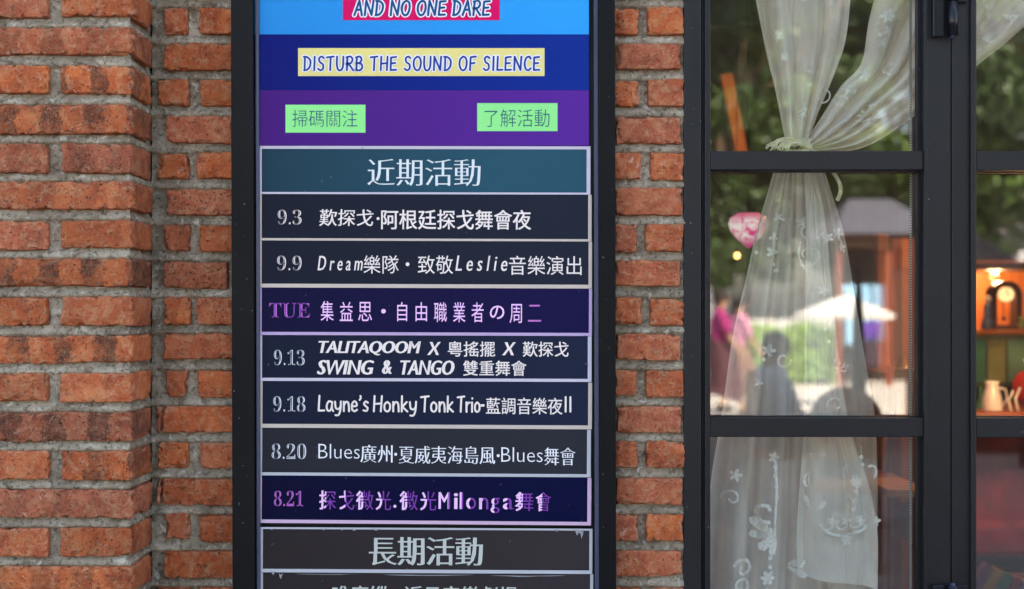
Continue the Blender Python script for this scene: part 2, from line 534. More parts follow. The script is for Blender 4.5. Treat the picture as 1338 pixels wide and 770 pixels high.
def mortar_sheet(path, z0, z1, beds, bh, name, parent, ds=0.0034, dz=0.0026, recess=0.0125):
    """path: list of (x, y, nx, ny) sampled; relief is pushed along the normal. beds: z of course centre lines"""
    pts = np.array(path)
    seg = np.r_[0, np.cumsum(np.hypot(np.diff(pts[:, 0]), np.diff(pts[:, 1])))]
    ns = int(seg[-1] / ds) + 1; s = np.linspace(0, seg[-1], ns)
    X = np.interp(s, seg, pts[:, 0]); Y = np.interp(s, seg, pts[:, 1])
    NX = np.interp(s, seg, pts[:, 2]); NY = np.interp(s, seg, pts[:, 3])
    nl = np.hypot(NX, NY); NX /= nl; NY /= nl
    nz = int((z1 - z0) / dz) + 1; z = np.linspace(z0, z1, nz)
    SS, ZZ = np.meshgrid(s, z)
    beds = np.array(beds)
    dd = np.min(np.abs(ZZ[..., None] - beds[None, None, :]), axis=2)      # distance to nearest bed centre
    q = np.stack([SS * 1.0, ZZ, SS * 0 + len(name) * 3.3], -1)
    n1 = fbm(q * 30, 2); n2 = fbm(q * 110 + 7, 2); n3 = vnoise(q * 260)
    k_ = np.argmin(np.abs(ZZ[..., None] - beds[None, None, :]), axis=2)
    sd_ = (ZZ - beds[k_]) / (bh * 0.5)                                      # -1 lower edge .. +1 upper edge
    w_ = np.clip(1.35 - np.abs(sd_), 0, .35) / .35
    slope = np.interp(sd_, [-1.3, -1.0, -.55, .2, .75, 1.3], [.55, .8, 1.0, .72, .1, 0])
    h = -recess + slope * (recess * .62 + 0.0022 * n1) * w_ + 0.0018 * n2 + 0.0010 * n3 + 0.0016 * n1
    # raised lip under each course, where the trowel dragged the bed
    VX = X[None, :] + NX[None, :] * h; VY = Y[None, :] + NY[None, :] * h
    V = np.stack([VX, VY, ZZ], -1).reshape(-1, 3)
    a = (np.arange(nz - 1)[:, None] * ns + np.arange(ns - 1)[None, :]).ravel()
    Q = np.stack([a, a + 1, a + 1 + ns, a + ns], 1)
    me = np_mesh(name, V, Q)
    o = link('mortar', me, MAT['mortar'], parent, smooth=True)
    return o

zb = [P(0, TOP0 + PITCH * i - (PITCH - BH) / 2, 0).z for i in range(-5, 23)]
jb = (PITCH - BH) * s0
mortar_sheet([(P(196, 0).x, 0, 0, -1), (P(318, 0).x, 0, 0, -1)], P(0, 990).z, P(0, -180).z, zb, jb, 'mortar_left', wall)
mortar_sheet([(P(790, 0).x, 0, 0, -1), (P(896, 0).x, 0, 0, -1)], P(0, 990).z, P(0, -180).z, zb, jb, 'mortar_right', wall)
Shape().box((P(196, 0).x, 0.016, P(0, 990).z), (P(893, 0).x, 0.10, P(0, -180).z)).build('wall_core', MAT['mortar'], wall)

# --- the projecting pier
PY = -0.12
pier = empty('brick_pier', P(60, 405, PY), 'projecting red brick pier with scorched stretchers at the left edge', 'brick pier')
sp_ = S(PY)
PP, PT0 = 50.35, 35.6
PBH = 37.5 * sp_
xr = P(173, 0, PY).x
pj = random.Random(11)
full_kw = {-1: dict(burn=.5, phase=.01), 0: dict(burn=.45, phase=.03), 1: dict(burn=.8, phase=.0335), 2: dict(burn=.25, phase=.05, salt=1.0),
           3: dict(burn=1.0, phase=.036), 4: dict(burn=1.0, phase=.016), 5: dict(burn=.85, phase=.028), 6: dict(burn=.35, phase=.02), 7: dict(burn=.4, phase=.05)}
half_kw = {-1: dict(), 0: dict(burn=.9, phase=.014, tone=0.0), 1: dict(burn=.35, phase=.05), 2: dict(tone=.1, dark=.3), 3: dict(tone=.3, dark=.2), 4: dict(tone=.25, dark=.1),
           5: dict(burn=.8, phase=.02, tone=0.0), 6: dict(tone=.1, salt=.9), 7: dict()}
zpb = []
for r in range(-2, 11):
    for half in (0, 1):
        top = PT0 + 2 * PP * r + half * PP + pj.uniform(-1, 1)
        zt = P(0, top, PY).z
        zpb.append(P(0, PT0 + 2 * PP * r + half * PP - (PP - 37.5) / 2, PY).z)
        jj = lambda a: pj.uniform(-a, a)
        if not half:
            kw = dict(full_kw.get(r, dict(burn=.4)))
            W = 190
            for n_ in range(3):
                x1 = xr - n_ * (W + 11) * sp_
                k2 = dict(kw) if n_ == 0 else dict(burn=.4)
                brick(pier, x1 - W * sp_, x1 + jj(.0012), zt, PBH + jj(.0015), PY, .114, **k2)
        else:
            kw = dict(half_kw.get(r, {}))
            W = 95
            for n_ in range(5):
                x1 = xr - n_ * (W + 15.5) * sp_
                k2 = dict(kw) if n_ == 0 else dict(burn=.15 if n_ % 2 else 0, tone=pj.choice([0, .3, .7]))
                brick(pier, x1 - (W + jj(2)) * sp_, x1 + jj(.0015), zt, PBH + jj(.0015), PY, .114, **k2)
rc = 0.006
path = [(xr - .62, PY, 0, -1), (xr - rc, PY, 0, -1)]
for k in range(1, 7):
    a = k / 7 * math.pi / 2
    path.append((xr - rc + rc * math.sin(a), PY + rc - rc * math.cos(a), math.sin(a), -math.cos(a)))
path += [(xr, PY + rc, 1, 0), (xr, 0.03, 1, 0)]
mortar_sheet(path, P(0, 960, PY).z, P(0, -170, PY).z, zpb, (PP - 37.5) * sp_, 'mortar_pier', pier, recess=0.012)
Shape().box((xr - .62, PY + .018, P(0, 960, PY).z), (xr - .018, 0.10, P(0, -170, PY).z)).build('wall_core', MAT['mortar'], pier)

# ------------------------------------------------------------------ the building around it (unseen, raised tall to shade wall and ground)
plaster = plain('painted_render', '#8d8378', 0.85, bump=.3)
zt_, zb_ = P(0, -168).z, P(0, 950).z
up = empty('building', (0.5, 2.5, 0), 'unseen rendered upper storey and plinth around the brick front, raised tall to shade it', 'building')
Shape().box((-16.0, 0.0, zt_ + .3), (16.0, 0.14, 14.5)).build('upper_wall', plaster, up)
Shape().box((-16.0, 0.0, 0), (-1.24, 0.14, zt_ + .297)).build('side_wall', plaster, up)
Shape().box((-5.0, 0.145, 14.2), (6.0, 7.0, 14.4)).build('roof', plaster, up)
Shape().box((-5.0, 7.0, 0), (6.0, 7.2, 14.5)).build('rear_wall', plaster, up)  # rear and gable walls added to stop sunlight leaking in
for xx in (-5.0, 5.9): Shape().box((xx, 0.145, 0), (xx + .1, 6.99, 14.19)).build('gable_wall', plaster, up)
Shape().box((P(1560, 0).x + .004, 0.0, 0), (16.0, 0.14, zt_ + .297)).build('side_wall', plaster, up)
Shape().box((-1.237, -0.0, 0), (.297, .10, zb_ - .003)).build('plinth', plaster, up)
Shape().box((-1.237, -0.0, zt_ + .003), (.297, .10, zt_ + .297)).build('lintel', plaster, up)

# ------------------------------------------------------------------ the event board
YR, YS = -0.05, -0.036      # rail faces, strip faces
board = empty('notice_board', P(555, 405, -.02), 'tall black metal notice board frame with slots holding event strips', 'notice board')
def rail(name, xa, xb, yf, yb, zt, zb, mat, rot=0.0, bev=.0015, parent=board):
    o = Shape().box((xa, yf, zb), (xb, yb, zt), bev).build(name, mat, parent)
    if rot:
        c = Vector(((xa + xb) / 2, 0, CZ)); o.location += c
        for v in o.data.vertices: v.co -= c
        o.rotation_euler = (0, R_(rot), 0)
    return o
BT, BB = P(0, -230, YR).z, P(0, 960, YR).z
rail('side_rail', P(302.5, 0, YR).x, P(332, 0, YR).x, YR, 0.006, BT, BB, MAT['board'], -.16)
rail('side_rail', P(783, 0, YR).x, P(804.5, 0, YR).x, YR, 0.006, BT, BB, MAT['board'], -.12)
rail('inner_channel', P(333.2, 0, YR).x, P(339, 0, YR + .008).x, YR + .008, -.012, BT - .02, BB + .02, MAT['channel'], -.12, .0008)
rail('inner_channel', P(777, 0, YR).x, P(782.4, 0, YR + .006).x, YR + .006, -.012, BT - .02, BB + .02, MAT['channel'], -.12, .0008)
rail('back_panel', P(330, 0).x, P(790, 0).x, -.018, -.002, BT - .01, BB + .01, MAT['steel_dark'], 0, .001)
rail('top_rail', P(302.5, 0, YR).x, P(804, 0, YR).x, YR - .002, 0.008, BT + .04, BT + .001, MAT['board'])
rail('bottom_rail', P(302.5, 0, YR).x, P(804, 0, YR).x, YR - .002, 0.008, BB - .001, BB - .04, MAT['board'])

# ---- lettering
def text_mesh(s, shear=0.0, bold=(0.0, 0.0)):
    cu = bpy.data.curves.new('t', 'FONT'); cu.body = s; cu.resolution_u = 3
    o = bpy.data.objects.new('t', cu); C.objects.link(o)
    dg = bpy.context.evaluated_depsgraph_get()
    me = bpy.data.meshes.new_from_object(o.evaluated_get(dg))
    bpy.data.objects.remove(o); bpy.data.curves.remove(cu)
    b = bmesh.new(); b.from_mesh(me); bpy.data.meshes.remove(me)
    bmesh.ops.remove_doubles(b, verts=b.verts, dist=1e-5)
    if bold != (0.0, 0.0):
        mv = {}
        for v in b.verts:
            n = Vector((0, 0, 0))
            for e in v.link_edges:
                if len(e.link_faces) == 1:
                    f = e.link_faces[0]
                    d = (e.verts[1].co - e.verts[0].co); pn = Vector((d.y, -d.x, 0))
                    if pn.dot(f.calc_center_median() - e.verts[0].co) > 0: pn = -pn
                    if pn.length > 1e-9: n += pn.normalized()
            if n.length > 1e-6:
                n.normalize(); mv[v] = Vector((n.x * bold[0], n.y * bold[1], 0))
        for v, d in mv.items(): v.co += d
    if shear:
        for v in b.verts: v.co.x += v.co.y * shear
    return b

def place(b, box, Y, thick=0.0004):
    """fit a flat bmesh (x,y) into the photo box (x0,y0,x1,y1) on plane y=Y"""
    xs = [v.co.x for v in b.verts]; ys = [v.co.y for v in b.verts]
    a, c = min(xs), max(xs); d, e = min(ys), max(ys)
    p0 = P(box[0], box[3], Y); p1 = P(box[2], box[1], Y)
    for v in b.verts:
        x = p0.x + (v.co.x - a) / max(1e-9, c - a) * (p1.x - p0.x)
        z = p0.z + (v.co.y - d) / max(1e-9, e - d) * (p1.z - p0.z)
        v.co = Vector((x, Y, z))
    bmesh.ops.recalc_face_normals(b, faces=b.faces)
    for f in b.faces:
        if f.normal.y > 0: f.normal_flip()
    return b

def join_bm(bs):
    out = bmesh.new()
    for b in bs:
        me = bpy.data.meshes.new('x'); b.to_mesh(me); b.free(); out.from_mesh(me); bpy.data.meshes.remove(me)
    return out

# hand-drawn letters: strokes on a 0..1 high grid, catmull-rom smoothed ('-' first = sharp corners)
HAND = {
 'A': (.62, ['-0,0 .33,1 .6,0', '-.12,.36 .5,.38']), 'N': (.66, ['-.02,0 .06,1 .56,.02 .64,1']), 'D': (.6, ['-.06,0 .1,.98', '0,.98 .3,.95 .56,.7 .52,.3 .3,.05 .02,.0']),
 'O': (.66, ['.34,1 .08,.78 .03,.35 .22,.02 .5,.08 .64,.5 .56,.88 .34,1']), 'E': (.52, ['-.5,.97 .06,.93 .02,.02 .5,.04', '-.05,.5 .42,.53']),
 'R': (.58, ['-.04,0 .08,.97', '0,.93 .35,1 .52,.78 .38,.52 .08,.47', '-.2,.48 .58,0']), 'I': (.14, ['-.05,0 .1,1']),
 'S': (.52, ['.5,.88 .32,1 .1,.86 .16,.6 .42,.42 .42,.12 .2,0 .0,.12']), 'T': (.6, ['-0,.94 .6,1', '-.28,0 .33,.95']),
 'U': (.6, ['.04,1 .02,.4 .14,.03 .38,.02 .54,.3 .58,1']), 'B': (.56, ['-.04,0 .08,.97', '0,.93 .32,1 .48,.78 .32,.55 .08,.5', '.2,.53 .5,.42 .52,.16 .3,0 .02,.02']),
 'H': (.62, ['-.03,0 .08,1', '-.55,0 .62,1', '-.05,.48 .58,.52']), 'F': (.5, ['-.52,1 .08,.95 .02,0', '-.06,.5 .42,.53']), 'L': (.46, ['-.08,1 .02,.03 .46,.04']),
 'C': (.54, ['.54,.84 .4,1 .14,.86 .02,.45 .12,.1 .34,.0 .54,.16']),
 'y': (.5, ['.02,.62 .08,.22 .3,.14 .44,.3', '.48,.64 .44,.1 .3,-.24 .06,-.26']), 'a': (.5, ['.44,.58 .2,.64 .03,.35 .1,.06 .3,.04 .42,.28 .46,.6', '.45,.5 .44,.2 .54,.0']),
 'n': (.48, ['-.04,.62 .05,0', '.05,.36 .2,.6 .38,.56 .44,.3 .45,.0']), 'e': (.46, ['.04,.32 .4,.36 .36,.58 .2,.64 .04,.44 .06,.12 .24,.0 .44,.1']),
 's': (.38, ['.36,.56 .2,.64 .06,.5 .16,.36 .34,.22 .26,.03 .02,.06']), "'": (.14, ['.08,1 .1,.86 .02,.74']), 'o': (.48, ['.24,.62 .05,.45 .06,.12 .24,.0 .42,.12 .44,.45 .24,.62']),
 'k': (.46, ['-.05,1 .04,0', '-.4,.62 .08,.3 .46,.0']), 'r': (.34, ['-.04,.62 .05,0', '.05,.34 .16,.56 .34,.6']), 'i': (.12, ['-.05,.62 .05,0', '-.07,.86 .07,.89']),
 'l': (.13, ['-.05,1 .05,0']), 'T_': (.5, ['-0,.9 .5,.95', '-.2,0 .24,.92']),
}
def smooth_path(pts, sharp, n=6):
    if sharp or len(pts) < 3: return pts
    o = []
    for i in range(len(pts) - 1):
        p0 = pts[max(i - 1, 0)]; p1 = pts[i]; p2 = pts[i + 1]; p3 = pts[min(i + 2, len(pts) - 1)]
        for k in range(n):
            t = k / n
            o.append(tuple(0.5 * ((2 * p1[c]) + (-p0[c] + p2[c]) * t + (2 * p0[c] - 5 * p1[c] + 4 * p2[c] - p3[c]) * t * t + (-p0[c] + 3 * p1[c] - 3 * p2[c] + p3[c]) * t ** 3) for c in (0, 1)))
    o.append(pts[-1]); return o
def ribbon(b, pts, wd, lvl, Y, step=0.00003):
    """flat round-ended stroke through world points (x,z); every dab sits a hair prouder than the last"""
    for i in range(len(pts) - 1):
        a = Vector((pts[i][0], 0, pts[i][1])); c = Vector((pts[i + 1][0], 0, pts[i + 1][1]))
        t = c - a
        if t.length < 1e-7: continue
        t.normalize(); n = Vector((-t.z, 0, t.x)); r = wd / 2
        lvl[0] += 1; y = Y - (lvl[0] % 12) * step
        ring = []
        ang = math.atan2(t.z, t.x)
        for k in range(7):
            th = ang + math.pi / 2 + k * math.pi / 6; ring.append(a + Vector((math.cos(th), 0, math.sin(th))) * r)
        for k in range(7):
            th = ang - math.pi / 2 + k * math.pi / 6; ring.append(c + Vector((math.cos(th), 0, math.sin(th))) * r)
        f = b.faces.new([b.verts.new((q.x, y, q.z)) for q in ring])
        f.normal_update()
        if f.normal.y > 0: f.normal_flip()
def hand_text(s, box, Y, wd, extra=0.0, gap=.16, space=.34, slant=0.0):
    """box: x0, cap top, x1, baseline in photo pixels"""
    w_ = sum((space if ch == ' ' else HAND[ch][0] + gap) for ch in s) - gap
    p0 = P(box[0], box[3], Y); p1 = P(box[2], box[1], Y)
    kx = (p1.x - p0.x) / w_; kz = p1.z - p0.z
    b = bmesh.new(); x = 0.0; lvl = [0]
    for ch in s:
        if ch == ' ': x += space; continue
        for st in HAND[ch][1]:
            sharp = st[0] == '-'
            # a '-' directly before a number marks corners; coordinates are never negative in x
            pts = [tuple(map(float, q.split(','))) for q in (st[1:] if sharp else st).split()]
            pts = smooth_path(pts, sharp)
            ribbon(b, [(p0.x + (x + u + slant * v) * kx, p0.z + v * kz) for u, v in pts], (wd + extra) * S(Y), lvl, Y)
        x += HAND[ch][0] + gap
    return b

def lettering(b, mat, parent, name='lettering'):
    me = bpy.data.meshes.new(name); b.to_mesh(me); b.free()
    o = bpy.data.objects.new(name, me); C.objects.link(o); me.materials.append(mat)
    o.parent = parent; o.location = -world_of(parent)
    return o

INK = {k: print_material('ink_' + k, v) for k, v in {
    'cream': '#e6dad6', 'white': '#e6e6ec', 'ice': '#d3dade', 'pink': '#f0c0f2', 'magenta': '#c474c4', 'dim': '#8040a4', 'mid': '#5d5a66', 'film': '#96979e', 'grey': '#dcdee6', 'cool': '#b9bdb8',
    'navy': '#1f3f8a', 'teal': '#0f4f7c', 'outline': '#e8e6f2', 'slate': '#2c5c72', 'dark': '#242a38'}.items()}
BORD = {k: print_material('border_' + k, v) for k, v in {'lav': '#c3bccb', 'cream': '#c3b5ac', 'violet': '#b79fc6', 'pinkish': '#c9aac4', 'grey': '#b3b4bc'}.items()}

def rotY(o, c, deg):
    if not deg: return
    m = Matrix.Translation(c) @ Matrix.Rotation(R_(deg), 4, 'Y') @ Matrix.Translation(-c)
    o.data.transform(m)

def strip(name, box, mat, bmat, label, cat, runs, bw=(4, 3, 4, 4), tilt=0.2, group='event strips slotted in the board', Y=YS):
    """box = outer photo px; bw = border widths left, top, right, bottom in px; runs = list of (bmesh, material)"""
    a = P(box[0], box[3], Y); b = P(box[2], box[1], Y); c = (a + b) / 2
    root = empty(name, (c.x, Y, a.z), label, cat, group)
    parts = [Shape().box((a.x, Y, a.z), (b.x, Y + .003, b.z), .0004).build('plate', mat, root)]
    s_ = S(Y); l, t, r, d = [v * s_ for v in bw]; Yb = Y - .0006
    sh = Shape()
    if l: sh.box((a.x, Yb, a.z), (a.x + l, Y + .001, b.z))
    if r: sh.box((b.x - r, Yb, a.z), (b.x, Y + .001, b.z))
    if t: sh.box((a.x + l, Yb + .0001, b.z - t), (b.x - r, Y + .001, b.z))
    if d: sh.box((a.x + l, Yb + .0001, a.z), (b.x - r, Y + .001, a.z + d))
    parts.append(sh.build('border', bmat, root))
    for bm, m in runs: parts.append(lettering(bm, m, root))
    for o in parts: rotY(o, c, tilt)
    return root

YT = YS - .0006
def T(s, box, shear=0.0, bold=(0.0, 0.0), Y=YT): return place(text_mesh(s, shear, bold), box, Y)
SER = (.012, -.018)      # heavier uprights, finer horizontals: a song-type face
def date(s, box, mat_hi, mat_in=None):
    serif = ''.join(chr(0x1D7CE + int(ch)) if ch.isdigit() else ch for ch in s)
    return T(serif, box)
def inline(s, box):
    serif = ''.join(chr(0x1D7CE + int(ch)) if ch.isdigit() else ch for ch in s)
    b = text_mesh(serif, 0, (-.026, -.03))
    # keep the same frame as the full letters
    return b
def date_pair(s, box):
    """solid serif numerals with a fine engraved line through the thick strokes"""
    serif = ''.join(chr(0x1D7CE + int(ch)) if ch.isdigit() else (chr(0x1D400 + ord(ch) - 65) if ch.isalpha() else ch) for ch in s)
    full = text_mesh(serif, 0, (-.014, -.006)); xs = [v.co.x for v in full.verts]; ys = [v.co.y for v in full.verts]
    a, c, d, e = min(xs), max(xs), min(ys), max(ys)
    thin = text_mesh(serif, 0, (-.052, -.05))
    for v in thin.verts: v.co.x -= .012
    p0 = P(box[0], box[3], YT); p1 = P(box[2], box[1], YT)
    for b, yy in ((full, YT), (thin, YT - .0002)):
        for v in b.verts:
            v.co = Vector((p0.x + (v.co.x - a) / (c - a) * (p1.x - p0.x), yy, p0.z + (v.co.y - d) / (e - d) * (p1.z - p0.z)))
        for f in b.faces:
            f.normal_update()
            if f.normal.y > 0: f.normal_flip()
    return full, thin

cream, navyplate = INK['cream'], print_material('plate_navy', '#161b2a', '#1d2433', span=(P(340, 0, YS).x, P(770, 0, YS).x))
tealp = print_material('plate_teal', '#1a3847', '#214e60', span=(P(340, 0, YS).x, P(640, 0, YS).x))
indigo = print_material('plate_indigo', '#0a0932', '#120f40', span=(P(340, 0, YS).x, P(770, 0, YS).x))
indigo2 = print_material('plate_deep_blue', '#000328', '#010834', span=(P(340, 0, YS).x, P(770, 0, YS).x))
navy2 = print_material('plate_navy_blue', '#121a2e', '#1b233a', span=(P(340, 0, YS).x, P(770, 0, YS).x))
char_ = print_material('plate_charcoal', '#24262e', '#2a2c35', span=(P(340, 0, YS).x, P(770, 0, YS).x))
char2 = print_material('plate_warm_charcoal', '#2a2527', '#352f32', span=(P(340, 0, YS).x, P(770, 0, YS).x))

# header
strip('header_panel', (338, 191, 771.5, 254), tealp, BORD['lav'], 'teal heading strip lettered in white, first below the purple poster band', 'sign panel',
      [(T('近期活動', (480, 208, 628, 243), 0, SER), INK['ice'])], bw=(4, 4, 5, 2.5), tilt=.12, group='heading strips on the board')
g = 'event strips slotted in the board'
f1, t1 = date_pair('9.3', (363, 275, 394, 294))
strip('event_strip', (337, 254, 773, 315), navyplate, BORD['cream'], 'dark navy strip for 9.3 just below the teal heading', 'event strip',
      [(f1, cream), (t1, INK['mid']), (T('歎探戈', (417, 274, 488, 296), .05, (.012, .0)), cream), (T('·', (492, 284, 496, 288), 0, (.02, .02)), cream),
       (T('阿根廷探戈舞會夜', (498, 274, 694, 300), 0, (.016, .008)), cream)], bw=(5, 0, 4.5, 3))
f1, t1 = date_pair('9.9', (362, 335, 394, 354))
strip('event_strip', (337, 315.4, 773.5, 376.5), navyplate, BORD['cream'], 'dark navy strip for 9.9 about a tribute concert, thick cream line below', 'event strip',
      [(f1, cream), (t1, INK['mid']), (T('D r e a m', (415, 335, 474, 354), .22, (.02, .0)), cream), (T('樂隊', (475, 334, 521, 358)), cream), (T('·', (530, 343, 535, 348)), cream),
       (T('致敬', (546, 334, 592, 358)), cream), (T('L e s l i e', (595, 334, 663, 354), .22, (.02, .0)), cream), (T('音樂演出', (665, 334, 760, 359)), cream)], bw=(5, 0, 4.5, 5))
f1, t1 = date_pair('TUE', (352, 397, 405, 416))
pk = INK['pink']
strip('event_strip', (338, 377, 773.5, 438.5), indigo, BORD['violet'], 'indigo strip for Tuesdays with pink lettering, between 9.9 and 9.13', 'event strip',
      [(f1, INK['magenta']), (t1, INK['dim']), (T('集', (419, 394, 436, 420)), pk), (T('益', (444, 395, 461, 420)), pk), (T('思', (468, 395, 486, 420)), pk), (T('·', (498, 404, 504, 410)), pk),
       (T('自', (519, 395, 532, 420)), pk), (T('由', (543, 395, 558, 420)), pk), (T('職', (567, 395, 584, 421)), pk), (T('業', (592, 395, 608, 421)), pk), (T('者', (616, 395, 632, 421)), pk),
       (T('の', (640, 399, 659, 417), 0, (.01, .01)), pk), (T('周', (666, 397, 682, 422)), pk), (T('二', (690, 398, 707, 420), 0, (0, -.012)), INK['magenta'])], bw=(4, 0, 4, 4))
f1, t1 = date_pair('9.13', (358, 458, 398, 478))
DE = (.06, .0)
strip('event_strip', (338, 439, 773, 498.5), navy2, BORD['lav'], 'navy blue strip for 9.13 with two lines of lettering', 'event strip',
      [(f1, INK['grey']), (t1, INK['mid']), (T('TALITAQOOM', (416, 446, 550, 465), .22, DE), cream), (T('X', (558, 447, 576, 464), .22, DE), cream), (T('粵搖擺', (585, 446, 647, 466), 0, (.012, .006)), cream),
       (T('X', (656, 447, 674, 464), .22, DE), cream), (T('歎探戈', (683, 446, 743, 466), 0, (.012, .006)), cream), (T('SWING', (414, 471, 489, 490), .22, DE), cream),
       (T('&', (499, 471, 512, 489), .1, DE), cream), (T('TANGO', (523, 471, 594, 490), .22, DE), cream), (T('雙重舞會', (605, 471, 688, 491), 0, (.012, .006)), cream)], bw=(4.5, 0, 5, 4))
f1, t1 = date_pair('9.18', (357, 519, 399, 539))
hw = 2.5
strip('event_strip', (338, 499, 773.5, 560), navy2, BORD['cream'], 'navy blue strip for 9.18 with rounded handwriting, third event strip from the bottom', 'event strip',
      [(f1, INK['grey']), (t1, INK['mid']), (hand_text("Layne's", (416, 518, 481, 538), YT, hw), cream), (hand_text('Honky', (488, 518, 544, 538), YT, hw), cream),
       (hand_text('Tonk', (550, 518, 592, 538), YT, hw), cream), (hand_text('Trio', (598, 518, 627, 538), YT, hw), cream), (T('-', (628, 528, 633, 531)), cream),
       (T('藍調音樂夜', (635, 519, 735, 541), 0, (.01, .004)), cream), (hand_text('ll', (738, 518, 747, 537), YT, hw), cream)], bw=(5, 0, 5, 5), tilt=.3)
f1, t1 = date_pair('8.20', (355, 581, 400, 601))
TH = (-.016, -.016)
strip('event_strip', (338.5, 560.5, 772, 622.5), char_, BORD['grey'], 'charcoal strip for 8.20 with thin white lettering', 'event strip',
      [(f1, INK['grey']), (t1, INK['mid']), (T('Blues', (416, 581, 470, 600), 0, TH), INK['white']), (T('廣州', (471, 582, 513, 605), 0, SER), INK['white']), (T('·', (515, 592, 519, 596), 0, (.03, .03)), INK['white']),
       (T('夏威夷海島風', (521, 583, 647, 606), 0, SER), INK['white']), (T('·', (649, 593, 653, 597), 0, (.03, .03)), INK['white']), (T('Blues', (655, 584, 709, 603), 0, TH), INK['white']),
       (T('舞會', (711, 584, 752, 607), 0, SER), INK['white'])], bw=(4, 0, 5, 4), tilt=.35)
# 8.21: neon-outline face, left half of each sign solid
def neon(ch, box, frac=.45):
    b = T(ch, box, 0, (.03, .012), YT - .0003)
    cx = P(box[0] + (box[2] - box[0]) * frac, 0, YT).x
    bmesh.ops.bisect_plane(b, geom=b.verts[:] + b.edges[:] + b.faces[:], plane_co=(cx, 0, 0), plane_no=(1, 0, 0), clear_outer=True)
    return b
cells = [('探', 417, 439), ('戈', 443, 463), ('微', 465, 488), ('光', 491, 511), ('微', 522, 546), ('光', 549, 570), ('M', 573, 588), ('il', 593, 605), ('o', 609, 622), ('n', 626, 638), ('g', 641, 653), ('a', 657, 671), ('舞', 673, 697), ('會', 700, 720)]
dimr, hir = [], []
for ch, a, b_ in cells:
    y0, y1 = 642, 667
    if ch in 'ona': y0, y1 = 650, 665
    if ch == 'g': y0, y1 = 650, 670
    if ch in ('M', 'il'): y0, y1 = 643, 665
    dimr.append(T(ch, (a, y0, b_, y1), 0, (-.004, -.008)))
    hir.append(neon(ch, (a, y0, b_, y1), .85 if ch in ('M', 'il') else .42))
hir.append(T('·', (514, 660, 518, 664)))
f1, t1 = date_pair('8.21', (358, 643, 396, 663))
strip('event_strip', (338, 623, 772.5, 685), indigo2, BORD['pinkish'], 'deep blue strip for 8.21 with half-shaded pink lettering, lowest event strip', 'event strip',
      [(f1, INK['magenta']), (t1, INK['dim']), (join_bm(dimr), INK['dim']), (join_bm(hir), pk)], bw=(4, 0, 5, 4.5), tilt=.45)
# long-running events header and the next strip
h2 = strip('header_panel', (339.5, 690, 774, 749), char2, BORD['grey'], 'charcoal heading strip with a torn film edge, below the deep blue strip', 'sign panel',
      [(T('長期活動', (482, 702, 631, 739), 0, (.032, -.012)), INK['cool'])], bw=(4, 2.4, 4, 4.5), tilt=.3, group='heading strips on the board')
nx = strip('event_strip', (339.5, 749.5, 775, 811), char2, BORD['grey'], 'charcoal strip cut off by the lower edge of the photo', 'event strip',
      [(T('唯廣縱', (434, 766, 507, 790), 0, (.02, 0)), INK['cool']), (T('近月音樂劇場', (528, 766, 676, 790), 0, (.02, 0)), INK['cool'])], bw=(4, 0, 4, 3), tilt=.3)
# torn film flakes along the heading edge
def flakes(parent, items, Y):
    b = bmesh.new(); rr = random.Random(3)
    for (x, y, w_, h) in items:
        n = 7
        pts = [(x - w_ / 2, y)]
        for k in range(n): pts.append((x - w_ / 2 + w_ * (k + .5) / n, y + h * (math.sin(math.pi * (k + .5) / n) ** .8) * rr.uniform(.55, 1.1)))
        pts.append((x + w_ / 2, y))
        vs_ = [b.verts.new(P(u, v, Y) + Vector((0, -rr.uniform(0, .0012), 0))) for u, v in pts]
        c_ = b.verts.new(P(x, y + h * .3, Y - .0015))
        for k in range(len(vs_) - 1):
            f = b.faces.new((vs_[k], vs_[k + 1], c_)); f.normal_update()
    me = bpy.data.meshes.new('torn_film'); b.to_mesh(me); b.free()
    o = link('torn_film', me, INK['film'], parent); o['kind'] = 'stuff'
    return o
flakes(h2, [(355, 691, 6, 1.6), (423, 691, 8, 2), (447, 691, 6, 2.2), (463, 691, 8, 2.4), (492, 691, 12, 2.4), (728, 692, 5, 3), (754, 692, 5, 9), (760, 692, 5, 14), (757, 692, 12, 6)], YT - .0004)
flakes(nx, [(357, 746, 6, 6), (367, 749, 5, 8), (430, 750, 90, 1.2), (560, 751, 120, 1.4), (690, 752, 100, 1.8)], YT - .0004)

# ---- poster at the top
YP = -0.038
pr = empty('poster', P(552, 190, YP), 'printed poster in sky blue, royal blue and purple bands with song lyrics', 'poster')
def band(name, x0, y0, x1, y1, Y, mat, th=.0008, parent=pr):
    a = P(x0, y1, Y); b = P(x1, y0, Y)
    return Shape().box((a.x, Y, a.z), (b.x, Y + th, b.z)).build(name, mat, parent)
sx0, sx1 = P(333, 0, YP).x, P(770, 0, YP).x
band('sky_blue_band', 332, -200, 769.5, 45, YP, print_material('poster_sky', '#0680c6', '#0896e2', span=(sx0, sx1)), .003)
band('royal_blue_band', 332.4, 45.2, 769.5, 118, YP, print_material('poster_royal', '#001064', '#002a86', span=(sx0, sx1)), .003)
band('purple_band', 332.8, 118.2, 769.5, 190.5, YP, print_material('poster_purple', '#42186e', '#56268e', span=(sx0, sx1)), .003)
rb = band('crimson_label', 448, -34, 653, 26.5, YP - .0005, print_material('poster_crimson', '#d0105c'))
yb_ = band('yellow_label', 389.5, 63, 711.5, 99.5, YP - .0005, print_material('poster_yellow', '#dccf85'))
gb = band('green_label', 373, 137, 477.5, 173.5, YP - .0005, print_material('poster_green', '#86e08a'))
gb2 = band('green_label', 623.5, 135, 728.5, 171.5, YP - .0005, MAT.setdefault('pg', bpy.data.materials['poster_green']))
Yl = YP - .0009
